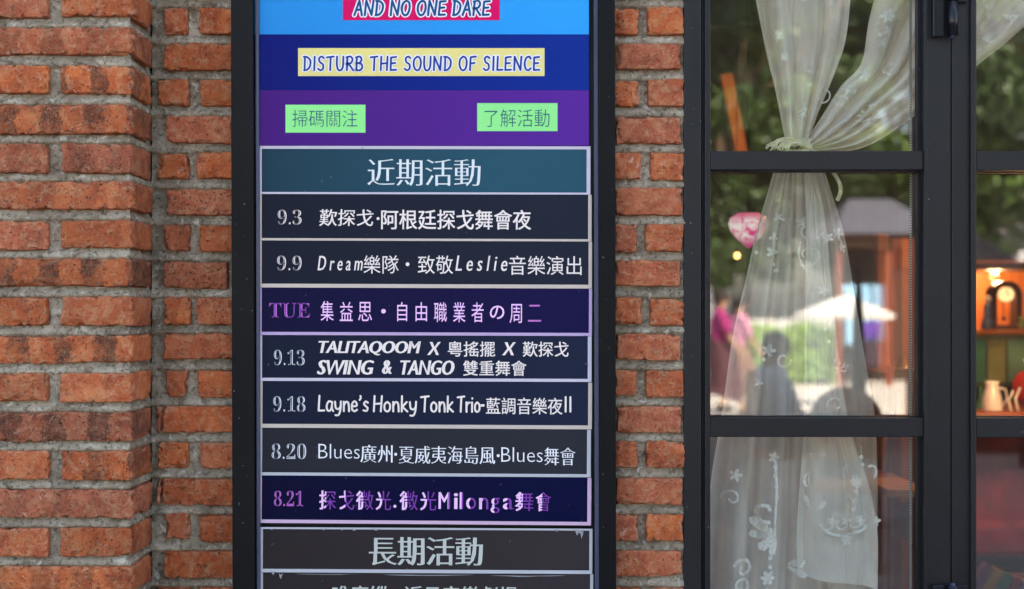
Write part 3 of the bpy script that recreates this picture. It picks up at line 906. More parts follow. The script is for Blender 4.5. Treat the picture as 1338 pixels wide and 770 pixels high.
lettering(hand_text('AND NO ONE DARE', (463, 1, 639, 20), Yl, 2.9, 3.4, gap=.2, space=.42, slant=.08), INK['outline'], rb)
lettering(hand_text('AND NO ONE DARE', (463, 1, 639, 20), Yl - .0006, 2.9, gap=.2, space=.42, slant=.08), INK['teal'], rb)
lettering(hand_text('DISTURB THE SOUND OF SILENCE', (397, 74, 705, 92), Yl, 2.5, 3.0, gap=.24, space=.46), INK['outline'], yb_)
lettering(hand_text('DISTURB THE SOUND OF SILENCE', (397, 74, 705, 92), Yl - .0006, 2.5, gap=.24, space=.46), INK['navy'], yb_)
lettering(T('掃碼關注', (382, 144, 467, 166), 0, (-.012, -.012), Yl), INK['slate'], gb)
lettering(T('了解活動', (633, 143, 718, 166), 0, (-.012, -.012), Yl), INK['slate'], gb2)

#@@DOOR
# ------------------------------------------------------------------ glazed doors
door = empty('glazed_door', P(1070, 1100, 0.01), 'left leaf of the black steel glazed door, next to the bricks', 'glazed door', 'leaves of the glazed door')
door2 = empty('glazed_door', P(1400, 1100, 0.01), 'right leaf of the black steel glazed door, cut by the right edge of the photo', 'glazed door', 'leaves of the glazed door')
jamb = empty('door_jamb', P(906, 1100, 0.01), 'black steel door jamb standing directly against the bricks', 'door jamb')
ZT, ZB = P(0, -260).z, 0.02
def bx(name, par, xa, xb, yt, yb, yf, ybk, mat='steel', bev=.0012):
    """xa..yb in photo px measured on the plane y=yf"""
    a = P(xa, 0, yf).x; b = P(xb, 0, yf).x
    zt = ZT if yt is None else P(0, yt, yf).z; zb = ZB if yb is None else P(0, yb, yf).z
    return Shape().box((a, yf, zb), (b, ybk, zt), bev).build(name, MAT[mat], par)
bx('jamb_post', jamb, 893.6, 916.5, None, None, 0.003, 0.075, bev=.002)
bx('jamb_stop', jamb, 916.7, 920.5, None, None, 0.016, 0.07, 'steel_dark')
Shape().box((P(893.6, 0).x, .003, ZT + .001), (P(1560, 0).x, .08, ZT + .05), .002).build('head_rail', MAT['steel'], jamb)
# left leaf
YG = 0.036
def leaf(par, xl, xr, gl, gr, rails, side):
    """stile outer edges xl,xr; glass edges gl,gr (px at the glazing line); rails = [(top,bottom)]"""
    bx('stile', par, xl, gl - 1.2, None, None, 0.004, 0.055)
    bx('stile', par, gr + 10, xr, None, None, 0.004, 0.055)
    edges = [None] + rails + [None]
    for (a, b) in rails:
        bx('rail', par, gl - 1.0, gr + 9.8, a, b, 0.0052, 0.055)
    spans = []
    tops = [-230] + [b for a, b in rails]; bots = [a for a, b in rails] + [1180]
    for t_, b_ in zip(tops, bots):
        xa = P(gl - 1.0, 0, .0052).x; xb = P(gr + 9.8, 0, .0052).x
        zt = P(0, t_, .0052).z; zb = P(0, b_, .0052).z
        Shape().box((xa, YG, zb), (xb, YG + .005, zt)).build('glass_pane', MAT['glass'], par)
        # glazing beads round the pane: recessed, darker
        sh = Shape(); q = .006
        sh.box((xa, YG - .014, zb), (xa + q * .35, YG - .0005, zt)); sh.box((xb - q * .9, YG - .014, zb), (xb, YG - .0005, zt))
        sh.box((xa, YG - .013, zb), (xb, YG - .0006, zb + q * .35)); sh.box((xa, YG - .013, zt - q * .35), (xb, YG - .0006, zt))
        sh.build('glazing_bead', MAT['steel_dark'], par)
        # aluminium spacer seen edge-on through the glass, with its row of holes
        s2 = Shape(); xs = xb - .0105
        s2.box((xs, YG + .006, zb), (xs + .0016, YG + .016, zt))
        s2.build('spacer_bar', MAT['spacer'], par)
MAT['spacer'] = None
t = NT('perforated_spacer'); co = t.coords(); sx = t.node('ShaderNodeSeparateXYZ'); t.con(co, sx.inputs[0])
wv = t.math('SINE', t.math('MULTIPLY', sx.outputs[2], 2 * math.pi / 0.0046))
t.base(t.ramp(t.math('ADD', t.math('MULTIPLY', wv, .5), .5), [(0.4, lin('#4c4a48')), (0.6, lin('#b9b4ad'))])); t.rough(.5)
MAT['spacer'] = t.m
leaf(door, 920.8, 1242.2, 929.5, 1197.5, [(197.5, 222), (546.5, 571)], 0)
leaf(door2, 1243.6, 1560, 1277.2, 1519, [(197.5, 223), (546.5, 572)], 1)
bx('stile_ridge', door2, 1268.5, 1275.5, None, None, -0.002, 0.0036, bev=.001)
bx('stile_ridge', door, 1207.8, 1212.5, None, None, 0.0008, 0.0036, bev=.001)
Shape().box((P(1243.6, 0).x, .004, ZB), (P(1560, 0).x, .05, P(0, 1180).z), .002).build('kick_rail', MAT['steel'], door2)
Shape().box((P(920.8, 0).x, .0045, ZB), (P(1242, 0).x, .05, P(0, 1180).z), .002).build('kick_rail', MAT['steel'], door)
for nm, ya, yb in (('upper', -34, 46), ('lower', 766, 846)):
    za, zb2 = P(0, ya, -.015).z, P(0, yb, -.015).z
    h = empty('door_hinge', P(1238, yb, -.006), 'glossy black barrel hinge between the two door leaves, at the top of the photo' if nm == 'upper' else 'glossy black barrel hinge between the two door leaves, at the bottom of the photo', 'hinge', 'hinges joining the door leaves')
    Shape().box((P(1219, 0, -.006).x, -.008, zb2 - .001), (P(1233, 0, -.006).x, 0.0036, za), .0015).build('hinge_plate', MAT['hinge'], h)
    xc = P(1245.5, 0, -.012).x; zm = (za + zb2) / 2
    Shape().tube([(xc, -.010, zb2), (xc, -.010, zb2 + (za - zb2) * .54)], .0088, 20).build('lower_knuckle', MAT['hinge'], h, True)
    Shape().tube([(xc, -.010, zb2 + (za - zb2) * .56), (xc, -.010, za)], .0088, 20).build('upper_knuckle', MAT['hinge'], h, True)
    Shape().tube([(xc, -.010, zb2 - .004), (xc, -.010, za + .004)], .0045, 12).build('pin', MAT['channel'], h, True)
    Shape().box((P(1251, 0, -.006).x, -.006, zb2 + (za - zb2) * .56), (P(1264, 0, -.006).x, 0.0036, za), .0015).build('hinge_plate', MAT['hinge'], h)

# ------------------------------------------------------------------ lace curtain
MAT['lace'] = sheer_material('sheer_net', '#f2efe8', 0.50)
MAT['lace2'] = sheer_material('sheer_net_double', '#f2efe8', 0.74)
MAT['embroidery'] = plain('white_thread', '#f4f1ea', 0.8, .05)
MAT['embroidery'].name = 'white_thread'
MAT['rope'] = plain('cream_cord', '#ece2c8', 0.8, .2, 60)
YC = 0.115
curtain = empty('lace_curtain', P(1040, 900, YC), 'sheer white lace curtain gathered by a cream cord behind the left door leaf', 'curtain')
PATCH = []
def edge(pts, t):
    pts = np.array(pts, float)
    d = np.r_[0, np.cumsum(np.hypot(np.diff(pts[:, 0]), np.diff(pts[:, 1])))]; d /= d[-1]
    return np.stack([np.interp(t, d, pts[:, 0]), np.interp(t, d, pts[:, 1])], -1)
def sm(pts, n=8):
    return smooth_path([tuple(p) for p in pts], False, n)
def drape(name, L, Rr, nf, amp, mat, seed, y0=YC, nu=150, nv=130, pinch=0.0, gather=(1, 1)):
    """cloth between two edge curves (photo px), nf folds across; amp = fold depth (m) at start and end"""
    tv = np.linspace(0, 1, nv); A = edge(sm(L), tv); B = edge(sm(Rr), tv)
    u = np.linspace(0, 1, nu)
    U, Tt = np.meshgrid(u, tv)
    rs = np.random.RandomState(seed)
    q = np.stack([U * 3.0 + seed, Tt * 1.2, U * 0], -1)
    warp = U + 0.06 * vnoise(q)
    ph = 2 * math.pi * nf * (warp + 0.04 * np.sin(2 * math.pi * (warp + .2 * seed)) )
    am = amp[0] * (1 - Tt) + amp[1] * Tt
    fold = np.sin(ph) + 0.45 * np.sin(2 * ph + 1.3 + Tt) * .6
    sharp = np.sign(fold) * np.abs(fold) ** 0.75
    crease = fbm(np.stack([U * 5 + seed, Tt * 3.2 + U * 2, U * 0 + 4], -1), 3)
    Yd = y0 + 0.013 * crease + am * sharp * (0.55 + 0.6 * (vnoise(q * 1.7 + 9) * .5 + .5))
    # gathers: cloth bunches sideways at each fold, which doubles it up in places
    Ux = U + 0.32 / (2 * math.pi * nf) * np.cos(ph) * 1.6
    Ux = np.clip(Ux, -.0, 1.0) + 0.006 * vnoise(np.stack([Tt * 9 + seed, U * 0, U * 0], -1))
    px = A[:, 0][:, None] * (1 - Ux) + B[:, 0][:, None] * Ux
    py = A[:, 1][:, None] * (1 - Ux) + B[:, 1][:, None] * Ux
    V = np.stack([(px - 669) * K * (D0 + y0), Yd, CZ + (405 - py) * K * (D0 + y0)], -1).reshape(-1, 3)
    a = (np.arange(nv - 1)[:, None] * nu + np.arange(nu - 1)[None, :]).ravel()
    me = np_mesh(name, V, np.stack([a, a + 1, a + 1 + nu, a + nu], 1))
    o = link(name, me, mat, curtain, smooth=True)
    PATCH.append((px.ravel(), py.ravel(), Yd.ravel()))
    return len(PATCH) - 1
up_i = drape('upper_drape', [(962, -240), (978, -60), (1000, 60), (1016, 130), (1028, 192)], [(1128, -240), (1120, -60), (1112, 40), (1096, 90), (1072, 150), (1056, 192)], 3.2, (.026, .009), MAT['lace2'], 1)
sw_i = drape('side_swag', [(1046, 193), (1070, 160), (1100, 112), (1128, 80), (1140, 20), (1170, -90), (1200, -240)], [(1058, 198), (1100, 198), (1140, 188), (1197, 150), (1277, 86), (1350, 26), (1560, -170)], 5, (.008, .03), MAT['lace2'], 2, y0=YC + .012)
sk_i = drape('long_skirt', [(1026, 196), (1010, 222), (997, 262), (984, 306), (972, 360), (954, 440), (940, 545), (922, 660), (915, 780), (905, 1100)],
             [(1060, 196), (1078, 222), (1092, 262), (1106, 310), (1120, 390), (1136, 480), (1148, 545), (1153, 620), (1154, 780), (1160, 1100)], 4.5, (.007, .022), MAT['lace'], 3, nv=200, nu=190)
fl_i = drape('inner_fold', [(1046, 196), (1050, 240), (1052, 300), (1050, 400), (1046, 545), (1038, 640), (1034, 700), (1036, 752)],
             [(1056, 196), (1068, 240), (1080, 300), (1090, 400), (1108, 545), (1140, 640), (1150, 700), (1150, 770)], 1.6, (.004, .012), MAT['lace2'], 5, y0=YC - .03, nv=140, nu=80)
# cord and tassel
c = [P(x, y, YC - .03) for x, y in ((1024, 188), (1030, 184), (1040, 183), (1052, 186), (1060, 192))]
tb = Shape(); tb.tube(c, .0042, 8); tb.tube([p + Vector((0, -.004, -.006)) for p in c], .004, 8); tb.build('tieback_cord', MAT['rope'], curtain, True)
def twist(pts, r, pitch):
    pts = [Vector(p) for p in smooth_path3(pts)]
    sh = Shape()
    for ph in (0, math.pi):
        acc = 0; o = []
        for i, p in enumerate(pts):
            if i: acc += (pts[i] - pts[i - 1]).length
            a = acc / pitch * 2 * math.pi + ph
            t_ = (pts[min(i + 1, len(pts) - 1)] - pts[max(i - 1, 0)]).normalized(); n = t_.cross(Vector((0, 1, 0))).normalized()
            o.append(p + n * math.cos(a) * r * .6 + Vector((0, 1, 0)) * math.sin(a) * r * .6)
        sh.tube(o, r * .75, 6)
    return sh
def smooth_path3(pts, n=10):
    pts = [Vector(p) for p in pts]; o = []
    for i in range(len(pts) - 1):
        p0 = pts[max(i - 1, 0)]; p1 = pts[i]; p2 = pts[i + 1]; p3 = pts[min(i + 2, len(pts) - 1)]
        for k in range(n):
            t_ = k / n
            o.append(0.5 * ((2 * p1) + (p2 - p0) * t_ + (2 * p0 - 5 * p1 + 4 * p2 - p3) * t_ * t_ + (3 * p1 - p0 - 3 * p2 + p3) * t_ ** 3))
    o.append(pts[-1]); return o
twist([P(x, y, YC - .02) for x, y in ((1058, 196), (1076, 205), (1088, 224), (1097, 240), (1098, 252), (1094, 262))], .0032, .011).build('twisted_cord', MAT['rope'], curtain, True)
ts = Shape(); rr = random.Random(5)
for k in range(34):
    x0 = 1040 + rr.uniform(-6, 6); dx = rr.uniform(8, 40); b = []
    for q in range(6):
        f = q / 5
        b.append(P(x0 - dx * f, 181 + rr.uniform(-1, 1) * f + (f * f) * rr.uniform(10, 17) - 3 * math.sin(f * 3), YC - .036 - rr.uniform(0, .006)))
    ts.tube(b, .0007, 4)
for k in range(12):
    b = [P(1048 + k * .9 + rr.uniform(-1, 1), 181 + q * 3.0, YC - .04) + Vector((0, 0, 0)) for q in range(4)]
    ts.tube(b, .0009, 4)
o = ts.build('tassel', MAT['rope'], curtain); o['kind'] = 'stuff'

# embroidered sprays lie on the net
def on_cloth(patch, x, y, lift=.0022):
    yy = None
    for pi, (px, py, yd) in enumerate(PATCH):
        d = (px - x) ** 2 + (py - y) ** 2
        idx = np.argpartition(d, 8)[:8]
        if pi == patch or d[idx].min() < 9:
            v = float(np.min(yd[idx])) - lift
            yy = v if yy is None else min(yy, v)
    # keep the sprig where it is seen, at the cloth's own depth
    return Vector(((x - 669) * K * (D0 + YC), yy, CZ + (405 - y) * K * (D0 + YC)))
def petal(b, patch, cx, cy, ang, L, W):
    ca, sa = math.cos(ang), math.sin(ang); ring = []
    for k in range(8):
        th = 2 * math.pi * k / 8
        u = L / 2 + math.cos(th) * L / 2; v = math.sin(th) * W / 2 * (0.6 + .5 * (u / L))
        ring.append(b.verts.new(on_cloth(patch, cx + u * ca - v * sa, cy + u * sa + v * ca)))
    b.faces.new(ring)
def flower(b, patch, x, y, r, n=5, a0=0.0):
    for k in range(n): petal(b, patch, x, y, a0 + 2 * math.pi * k / n, r, r * .62)
def stroke(b, patch, pts, wd):
    pts = smooth_path(pts, False, 6); prev = None
    for i, (x, y) in enumerate(pts):
        a = pts[max(i - 1, 0)]; c_ = pts[min(i + 1, len(pts) - 1)]
        t_ = Vector((c_[0] - a[0], c_[1] - a[1], 0)); t_ = t_.normalized() if t_.length else Vector((1, 0, 0))
        n = (-t_.y * wd / 2, t_.x * wd / 2)
        pr_ = (b.verts.new(on_cloth(patch, x + n[0], y + n[1])), b.verts.new(on_cloth(patch, x - n[0], y - n[1])))
        if prev: b.faces.new((prev[0], pr_[0], pr_[1], prev[1]))
        prev = pr_
def scroll(b, patch, x, y, r, turns=1.3, a0=0, wd=2.0, flip=1):
    pts = []
    for k in range(14):
        f = k / 13; a = a0 + flip * f * turns * 2 * math.pi; q = r * (1 - .72 * f)
        pts.append((x + q * math.cos(a), y + q * math.sin(a)))
    stroke(b, patch, pts, wd)
def dots(b, patch, pts, r):
    for x, y in pts:
        b.faces.new([b.verts.new(on_cloth(patch, x + r * math.cos(k * math.pi / 3), y + r * math.sin(k * math.pi / 3))) for k in range(6)])
def sprig(nm, patch, fn):
    b = bmesh.new(); fn(b); me = bpy.data.meshes.new(nm); b.to_mesh(me); b.free()
    link(nm, me, MAT['thread'], curtain)
t = NT('white_embroidery'); t.n.remove(t.bsdf)
d1 = t.node('ShaderNodeBsdfDiffuse'); d1.inputs[0].default_value = lin('#f6f4ee'); tr_ = t.node('ShaderNodeBsdfTransparent')
mx = t.node('ShaderNodeMixShader'); t.con(t.ramp(t.noise(t.coords(), 260, 3, .7), [(.28, .5), (.54, .95)]), mx.inputs[0]); t.con(tr_.outputs[0], mx.inputs[1]); t.con(d1.outputs[0], mx.inputs[2])
t.con(mx.outputs[0], t.out.inputs[0]); MAT['thread'] = t.m
def s1(b):
    flower(b, sw_i, 1160, 21, 10, 6); flower(b, sw_i, 1162, 42, 8, 5, .4); flower(b, sw_i, 1154, 56, 7, 5); dots(b, sw_i, [(1148, 30), (1150, 46), (1170, 12), (1174, 24)], 3)
def s2(b):
    scroll(b, sw_i, 1168, 92, 11, 1.2, 2.2, 2.4); flower(b, sw_i, 1130, 98, 9, 5); flower(b, sw_i, 1107, 117, 7, 5, .5); scroll(b, sw_i, 1099, 133, 10, 1.1, .3, 2.2, -1)
    flower(b, sw_i, 1137, 135, 8, 5, .3); dots(b, sw_i, [(1118, 120), (1122, 150), (1128, 146), (1146, 124), (1152, 118)], 3); stroke(b, sw_i, [(1080, 176), (1100, 160), (1130, 158), (1160, 150)], 1.8)
def s2b(b):
    scroll(b, sw_i, 1284, 40, 12, 1.2, 1, 2.2); flower(b, sw_i, 1294, 14, 11, 5); stroke(b, sw_i, [(1280, 50), (1296, 56), (1312, 40), (1330, 20)], 2.4); flower(b, sw_i, 1318, 22, 8, 5)
def s3(b):
    scroll(b, up_i, 1052, 108, 16, .7, 3.6, 2.0); scroll(b, up_i, 1078, 122, 13, .8, 2.6, 2.0, -1); flower(b, up_i, 1048, 150, 8, 5); flower(b, up_i, 1022, 78, 6, 5); flower(b, up_i, 1014, 50, 7, 5, .5)
def s4(b):
    flower(b, sk_i, 1046, 292, 8, 5); scroll(b, sk_i, 1053, 300, 18, .6, .2, 1.8); scroll(b, sk_i, 1052, 334, 15, 1.0, 2.2, 2.0, -1); stroke(b, sk_i, [(1044, 316), (1042, 334), (1048, 350), (1056, 358)], 2)
def s5(b):
    flower(b, sk_i, 1016, 286, 8, 5, .3); flower(b, sk_i, 1009, 312, 7, 4); flower(b, sk_i, 1007, 330, 9, 5); dots(b, sk_i, [(1012, 298), (1010, 346), (1013, 354), (988, 330)], 3)
def s6(b):
    flower(b, sk_i, 1095, 306, 9, 5); flower(b, sk_i, 1076, 312, 7, 5, .5); flower(b, sk_i, 1100, 322, 6, 4); stroke(b, sk_i, [(1088, 296), (1098, 312), (1104, 330)], 2)
def s7(b):
    scroll(b, sk_i, 1085, 528, 13, .75, 3.0, 2.6); scroll(b, sk_i, 1088, 474, 8, 1.1, 0, 1.8); stroke(b, sk_i, [(1084, 478), (1096, 484), (1106, 476)], 2); flower(b, sk_i, 1003, 458, 9, 5); dots(b, sk_i, [(992, 446), (998, 470)], 3)
def s8(b):
    flower(b, fl_i, 1115, 626, 10, 8); scroll(b, fl_i, 1103, 610, 12, .45, 2.0, 3.0); scroll(b, fl_i, 1127, 610, 12, .45, 1.0, 3.0, -1); stroke(b, fl_i, [(1117, 580), (1117, 604), (1115, 640), (1112, 660)], 1.4)
    dots(b, fl_i, [(1117, 594), (1118, 604), (1114, 640), (1112, 652), (1111, 663)], 3.2)
def s9(b):
    for k, x in enumerate((1070, 1090, 1110, 1128)): scroll(b, fl_i, x, 678, 11, .6, .2, 2.2); flower(b, fl_i, x + 8, 676, 6, 5)
    stroke(b, fl_i, [(1058, 672), (1074, 690), (1098, 695), (1120, 690), (1142, 674)], 3.4); flower(b, fl_i, 1100, 700, 10, 6); petal(b, fl_i, 1056, 660, -2.2, 20, 9); petal(b, fl_i, 1060, 664, -.9, 18, 8)
def s10(b):
    petal(b, sk_i, 1008, 694, -2.6, 34, 15); petal(b, sk_i, 1008, 696, -3.2, 30, 13); petal(b, sk_i, 1008, 698, 2.4, 26, 15); petal(b, sk_i, 1010, 700, 1.8, 24, 12)
    scroll(b, sk_i, 998, 666, 15, .8, 1.2, 4.5); stroke(b, sk_i, [(1010, 604), (1012, 640), (1010, 670), (1009, 700)], 3); dots(b, sk_i, [(1010, 608), (1010, 620), (1011, 634), (1012, 648)], 3.2); flower(b, sk_i, 1008, 596, 8, 5)
def s11(b):
    scroll(b, sk_i, 970, 742, 14, 1.1, 3.4, 4.0); scroll(b, sk_i, 966, 764, 13, 1.0, 1.2, 3.6, -1); flower(b, sk_i, 1000, 752, 10, 6); dots(b, sk_i, [(1003, 726), (1003, 738), (999, 768)], 3.2)
def s12(b):
    scroll(b, sk_i, 1022, 470, 12, 1.0, 0, 2.4); flower(b, sk_i, 990, 500, 8, 5, .2); flower(b, fl_i, 1070, 380, 8, 5); scroll(b, fl_i, 1066, 410, 12, .9, 2, 2.2, -1); dots(b, fl_i, [(1070, 396), (1072, 430), (1076, 446)], 2.6)
def s13(b):
    flower(b, fl_i, 1062, 590, 9, 6); scroll(b, fl_i, 1054, 622, 13, 1.0, 1.0, 3.0); stroke(b, fl_i, [(1056, 604), (1052, 626), (1058, 646)], 2.4); flower(b, sk_i, 960, 620, 9, 5); scroll(b, sk_i, 955, 650, 12, 1.0, 3, 2.8); petal(b, sk_i, 1030, 740, -.6, 22, 10); petal(b, sk_i, 1030, 742, .3, 22, 10)
for n_, f_ in (('embroidered_scroll', s12), ('embroidered_blossom', s13), ('embroidered_blossom', s1), ('embroidered_scroll', s2), ('embroidered_scroll', s2b), ('embroidered_scroll', s3), ('embroidered_scroll', s4), ('embroidered_blossom', s5), ('embroidered_blossom', s6),
               ('embroidered_scroll', s7), ('embroidered_blossom', s8), ('embroidered_border', s9), ('embroidered_leaf', s10), ('embroidered_scroll', s11)):
    b = bmesh.new(); f_(b); me = bpy.data.meshes.new(n_); b.to_mesh(me); b.free(); o = link(n_, me, MAT['thread'], curtain); o['kind'] = 'stuff'
#@@END_DOOR
#@@INTERIOR
# ------------------------------------------------------------------ the room behind the glass
MAT['wood_dark'] = wood_material('dark_wood', '#3a2418', '#5c3a26')
MAT['wood_orange'] = wood_material('varnished_wood', '#a5592a', '#cf7f42')
MAT['wood_red'] = wood_material('reddish_wood', '#6e3222', '#93492e')
room = empty('room', (1.6, 2, 0), kind='structure')
rw = plain('brown_wall_paint', '#54392a', .8)
def rbox(n, a, b, m, par=None, bev=0): return Shape().box(a, b, bev).build(n, m, par)
o = rbox('back_wall', (-.5, 4.6, 0), (4.2, 4.7, 3.1), rw, room); o = rbox('ceiling', (-.5, .15, 3.0), (4.2, 4.6, 3.1), rw, room)
rbox('left_partition', (-.5, .15, 0), (-.4, 4.6, 3.0), rw, room); rbox('right_partition', (4.1, .15, 0), (4.2, 4.6, 3.0), rw, room)
rbox('room_floor', (-.4, .15, 0), (4.1, 4.6, .02), wood_material('floor_boards', '#5d3a28', '#7a4c33'), room)
def lamp(parent_name, loc, energy, col, size=.03):
    l = bpy.data.lights.new(parent_name, 'POINT'); l.energy = energy; l.color = col; l.shadow_soft_size = size
    o = bpy.data.objects.new(parent_name, l); C.objects.link(o); o.location = loc; return o
WARM = (1.0, .56, .26)
def bulb(px, py, Y, r, label, energy, es=14, col='#ffb066', cord=True):
    c = P(px, py, Y); t_ = empty('bulb_lamp', c, label, 'lamp', 'warm lamps inside')
    Shape().ball((c.x, c.y, c.z), r, (1, 1, 1.2)).build('bulb', plain('lit_bulb', col, .5, emis=col, es=es), t_, True)
    Shape().lathe([(r * .5, 0), (r * .6, r), (r * .35, r * 1.8)], (c.x, c.y, c.z + r), 12).build('socket', MAT['steel_dark'], t_)
    if cord: Shape().tube([(c.x, c.y, c.z + r * 2.5), (c.x, c.y, 2.995)], .0012, 5).build('cord', MAT['steel_dark'], t_)
    l = lamp('bulb_light', (0, 0, 0), energy, WARM, r * 1.25); l.parent = t_
    return t_
bulb(1163, 597, 2.6, .022, 'small glowing warm bulb between the curtain and the door stile', 2.0, 8)
bulb(963, 334, 1.3, .009, 'tiny warm bulb hanging beside the curtain under the pink lamp', .08, 1.0)
bulb(1230, 60, 1.7, .03, 'added fill bulb hidden behind the stile between the door leaves', 12, 4)  # made-up bulb, put in to light the post and the room
# leaning post, lit column
def post(name, xa, ya, xb, yb, Y, w_, mat, label, yw=.05):
    a, b = P(xa, ya, Y), P(xb, yb, Y)
    o = Shape().box((0, 0, 0), (w_ * S(Y), yw, (a - b).length), .003).build(name, mat)
    d = (a - b).normalized(); o.location = b - Vector((w_ * S(Y) / 2, 0, 0)); o.rotation_euler = (0, math.atan2(d.x, d.z), 0)
    return tag(o, label, 'post')
o = post('wooden_post', 949, 98, 970, 205, 2.2, 16, MAT['wood_orange'], 'leaning orange wooden post inside, in the upper left pane')
o = post('wooden_post', 1154, 306, 1154, 770, 1.6, 15, MAT['wood_orange'], 'upright varnished post inside, right of the curtain in the middle pane')
# panelled partition right of the post
pn = empty('wood_panelling', P(1185, 700, 2.2), 'reddish boarded panelling behind the varnished post', 'panelling')
for k in range(4):
    a = P(1166 + k * 12, 312, 2.2); b = P(1177 + k * 12, 900, 2.2)
    rbox('board', (a.x, 2.2, b.z), (b.x, 2.23, a.z), MAT['wood_orange'] if k % 2 else MAT['wood_red'], pn, .002)
# stained-glass pendant
tl = empty('pendant_lamp', P(978, 300, .9), 'pink and white stained glass pendant lamp left of the curtain', 'lamp')
cc = P(978, 300, .9); u = S(.9)
seg_cols = ['#d8489c', '#f3e6f4', '#e0559f', '#f2eef6', '#b85ad0', '#f7e9ee', '#dc4a8c', '#efe4f6', '#e96a9e', '#d9d0f2']
prof = [(2, 20), (14, 21), (24, 15), (26, 7), (23, -2), (16, -11), (8, -18), (2, -24)]
t = NT('pink_opal_glass'); co = t.coords()
bl_ = t.ramp(t.noise(co, 38, 3, .6, dist=1.2), [(.40, lin('#e23f94')), (.52, lin('#f3dcec')), (.66, lin('#f7f2fa'))])
sp3 = t.node('ShaderNodeSeparateXYZ'); t.con(co, sp3.inputs[0])
lo_ = t.node('ShaderNodeMapRange'); lo_.inputs[1].default_value = cc.z - 8 * u; lo_.inputs[2].default_value = cc.z - 20 * u; t.con(sp3.outputs[2], lo_.inputs[0])
hi_ = t.node('ShaderNodeMapRange'); hi_.inputs[1].default_value = cc.z + 9 * u; hi_.inputs[2].default_value = cc.z + 18 * u; t.con(sp3.outputs[2], hi_.inputs[0])
c3 = t.mix(hi_.outputs[0], t.mix(lo_.outputs[0], bl_, lin('#c4308c')), lin('#e06a92')); t.base(c3); t.rough(.3); t.con(c3, t.bsdf.inputs['Emission Color']); t.bsdf.inputs['Emission Strength'].default_value = .13
MAT['opal'] = t.m
tiers = [(0, 3, ['#f07a5a', '#e0559f', '#ef8a6a', '#c65ad0']), (2, 5, ['#f6eef6', '#e23a96', '#efe4f6', '#f4f0fa']), (4, 7, ['#dc2f86', '#8f5ae0', '#e04a92', '#f0e2f4'])]
for ti, (p0, p1, cols) in enumerate(tiers):
    for k in range(12):
        b = bmesh.new(); a0 = 2 * math.pi * (k + .5 * ti) / 12; a1 = a0 + 2 * math.pi / 12; rows = []
        for r, z in prof[p0:p1 + 1]:
            rows.append([b.verts.new((cc.x + r * u * math.cos(a0 + (a1 - a0) * q / 3), cc.y + r * u * math.sin(a0 + (a1 - a0) * q / 3), cc.z + z * u)) for q in range(4)])
        for A_, B_ in zip(rows[(1 if ti else 0):], rows[(2 if ti else 1):]):
            for q in range(3): b.faces.new((A_[q], A_[q + 1], B_[q + 1], B_[q]))
        me = bpy.data.meshes.new('glass_segment'); b.to_mesh(me); b.free()
        link('glass_segment', me, MAT['opal'], tl, True)
Shape().tube([(cc.x, cc.y, cc.z + 22 * u), (cc.x, cc.y, 2.995)], .0012, 5).build('cord', MAT['steel_dark'], tl)
# lit shelf with a clock
YK = 2.0
k_ = S(YK)
cab = empty('display_cabinet', P(1330, 545, YK + .2), 'varnished display cabinet with a lit shelf above a green glazed cupboard', 'cabinet')
def kb(n, xa, ya, xb, yb, yf, yk, mat, par=cab, bev=.002):
    a = P(xa, yb, yf); b = P(xb, ya, yf)
    return rbox(n, (a.x, yf, a.z), (b.x, yk, b.z), mat, par, bev)
kb('back_board', 1262, 340, 1420, 440, YK + .30, YK + .32, MAT['wood_orange'])
kb('top_board', 1262, 344, 1420, 352, YK, YK + .30, MAT['wood_dark'])
kb('shelf_board', 1262, 431, 1420, 437, YK, YK + .31, MAT['wood_orange'])
kb('side_board', 1256, 344, 1262, 560, YK, YK + .30, MAT['wood_dark'])
kb('cupboard_body', 1262, 438, 1420, 505, YK + .03, YK + .31, plain('sage_paint', '#6d7a55', .5, .3, 8))
for k in range(5):
    kb('cupboard_glass', 1266 + 26 * k, 444, 1288 + 26 * k, 500, YK + .015, YK + .028, plain('green_glass', ['#4f9a78', '#a3a86a', '#7fae8e', '#b9bb84', '#5b8f70'][k], .15, .25, 9))
ltop = P(1300, 362, YK + .15)
l = lamp('shelf_light', ltop, .65, (1, .6, .3), .02); l.parent = cab; l.location = ltop - world_of(cab)
Shape().ball(P(1300, 355, YK + .1), .012).build('shelf_bulb', plain('lit_shelf_bulb', '#ffd9a0', .5, emis='#ffc27a', es=4), cab, True)
ck = empty('mantel_clock', P(1313, 431, YK + .1), 'arched dark mantel clock with a glowing round face on the lit shelf', 'clock')
a = P(1313, 385, YK + .08)
cs = Shape(); pts = []
for q in range(15): th = math.pi * q / 14; pts.append((a.x + 20 * k_ * math.cos(th), a.z + 18 * k_ * math.sin(th)))
pts += [(a.x - 20 * k_, a.z - 44 * k_), (a.x - 13 * k_, a.z - 44 * k_), (a.x - 13 * k_, a.z - 4 * k_)]
for q in range(9): th = math.pi - math.pi * q / 8; pts.append((a.x + 13 * k_ * math.cos(th), a.z + 12 * k_ * math.sin(th)))
pts += [(a.x + 13 * k_, a.z - 44 * k_), (a.x + 20 * k_, a.z - 44 * k_)]
cs.poly(pts, YK + .06, YK + .12).build('case', MAT['wood_dark'], ck)
b = Shape(); bmesh.ops.create_cone(b.b, cap_ends=True, segments=28, radius1=9.5 * k_, radius2=9.5 * k_, depth=.015, matrix=Matrix.Translation((a.x, YK + .07, a.z)) @ Matrix.Rotation(R_(90), 4, 'X'))
b.build('clock_face', plain('clock_face', '#f3dcb0', .4, emis='#ffd9a0', es=.28), ck)
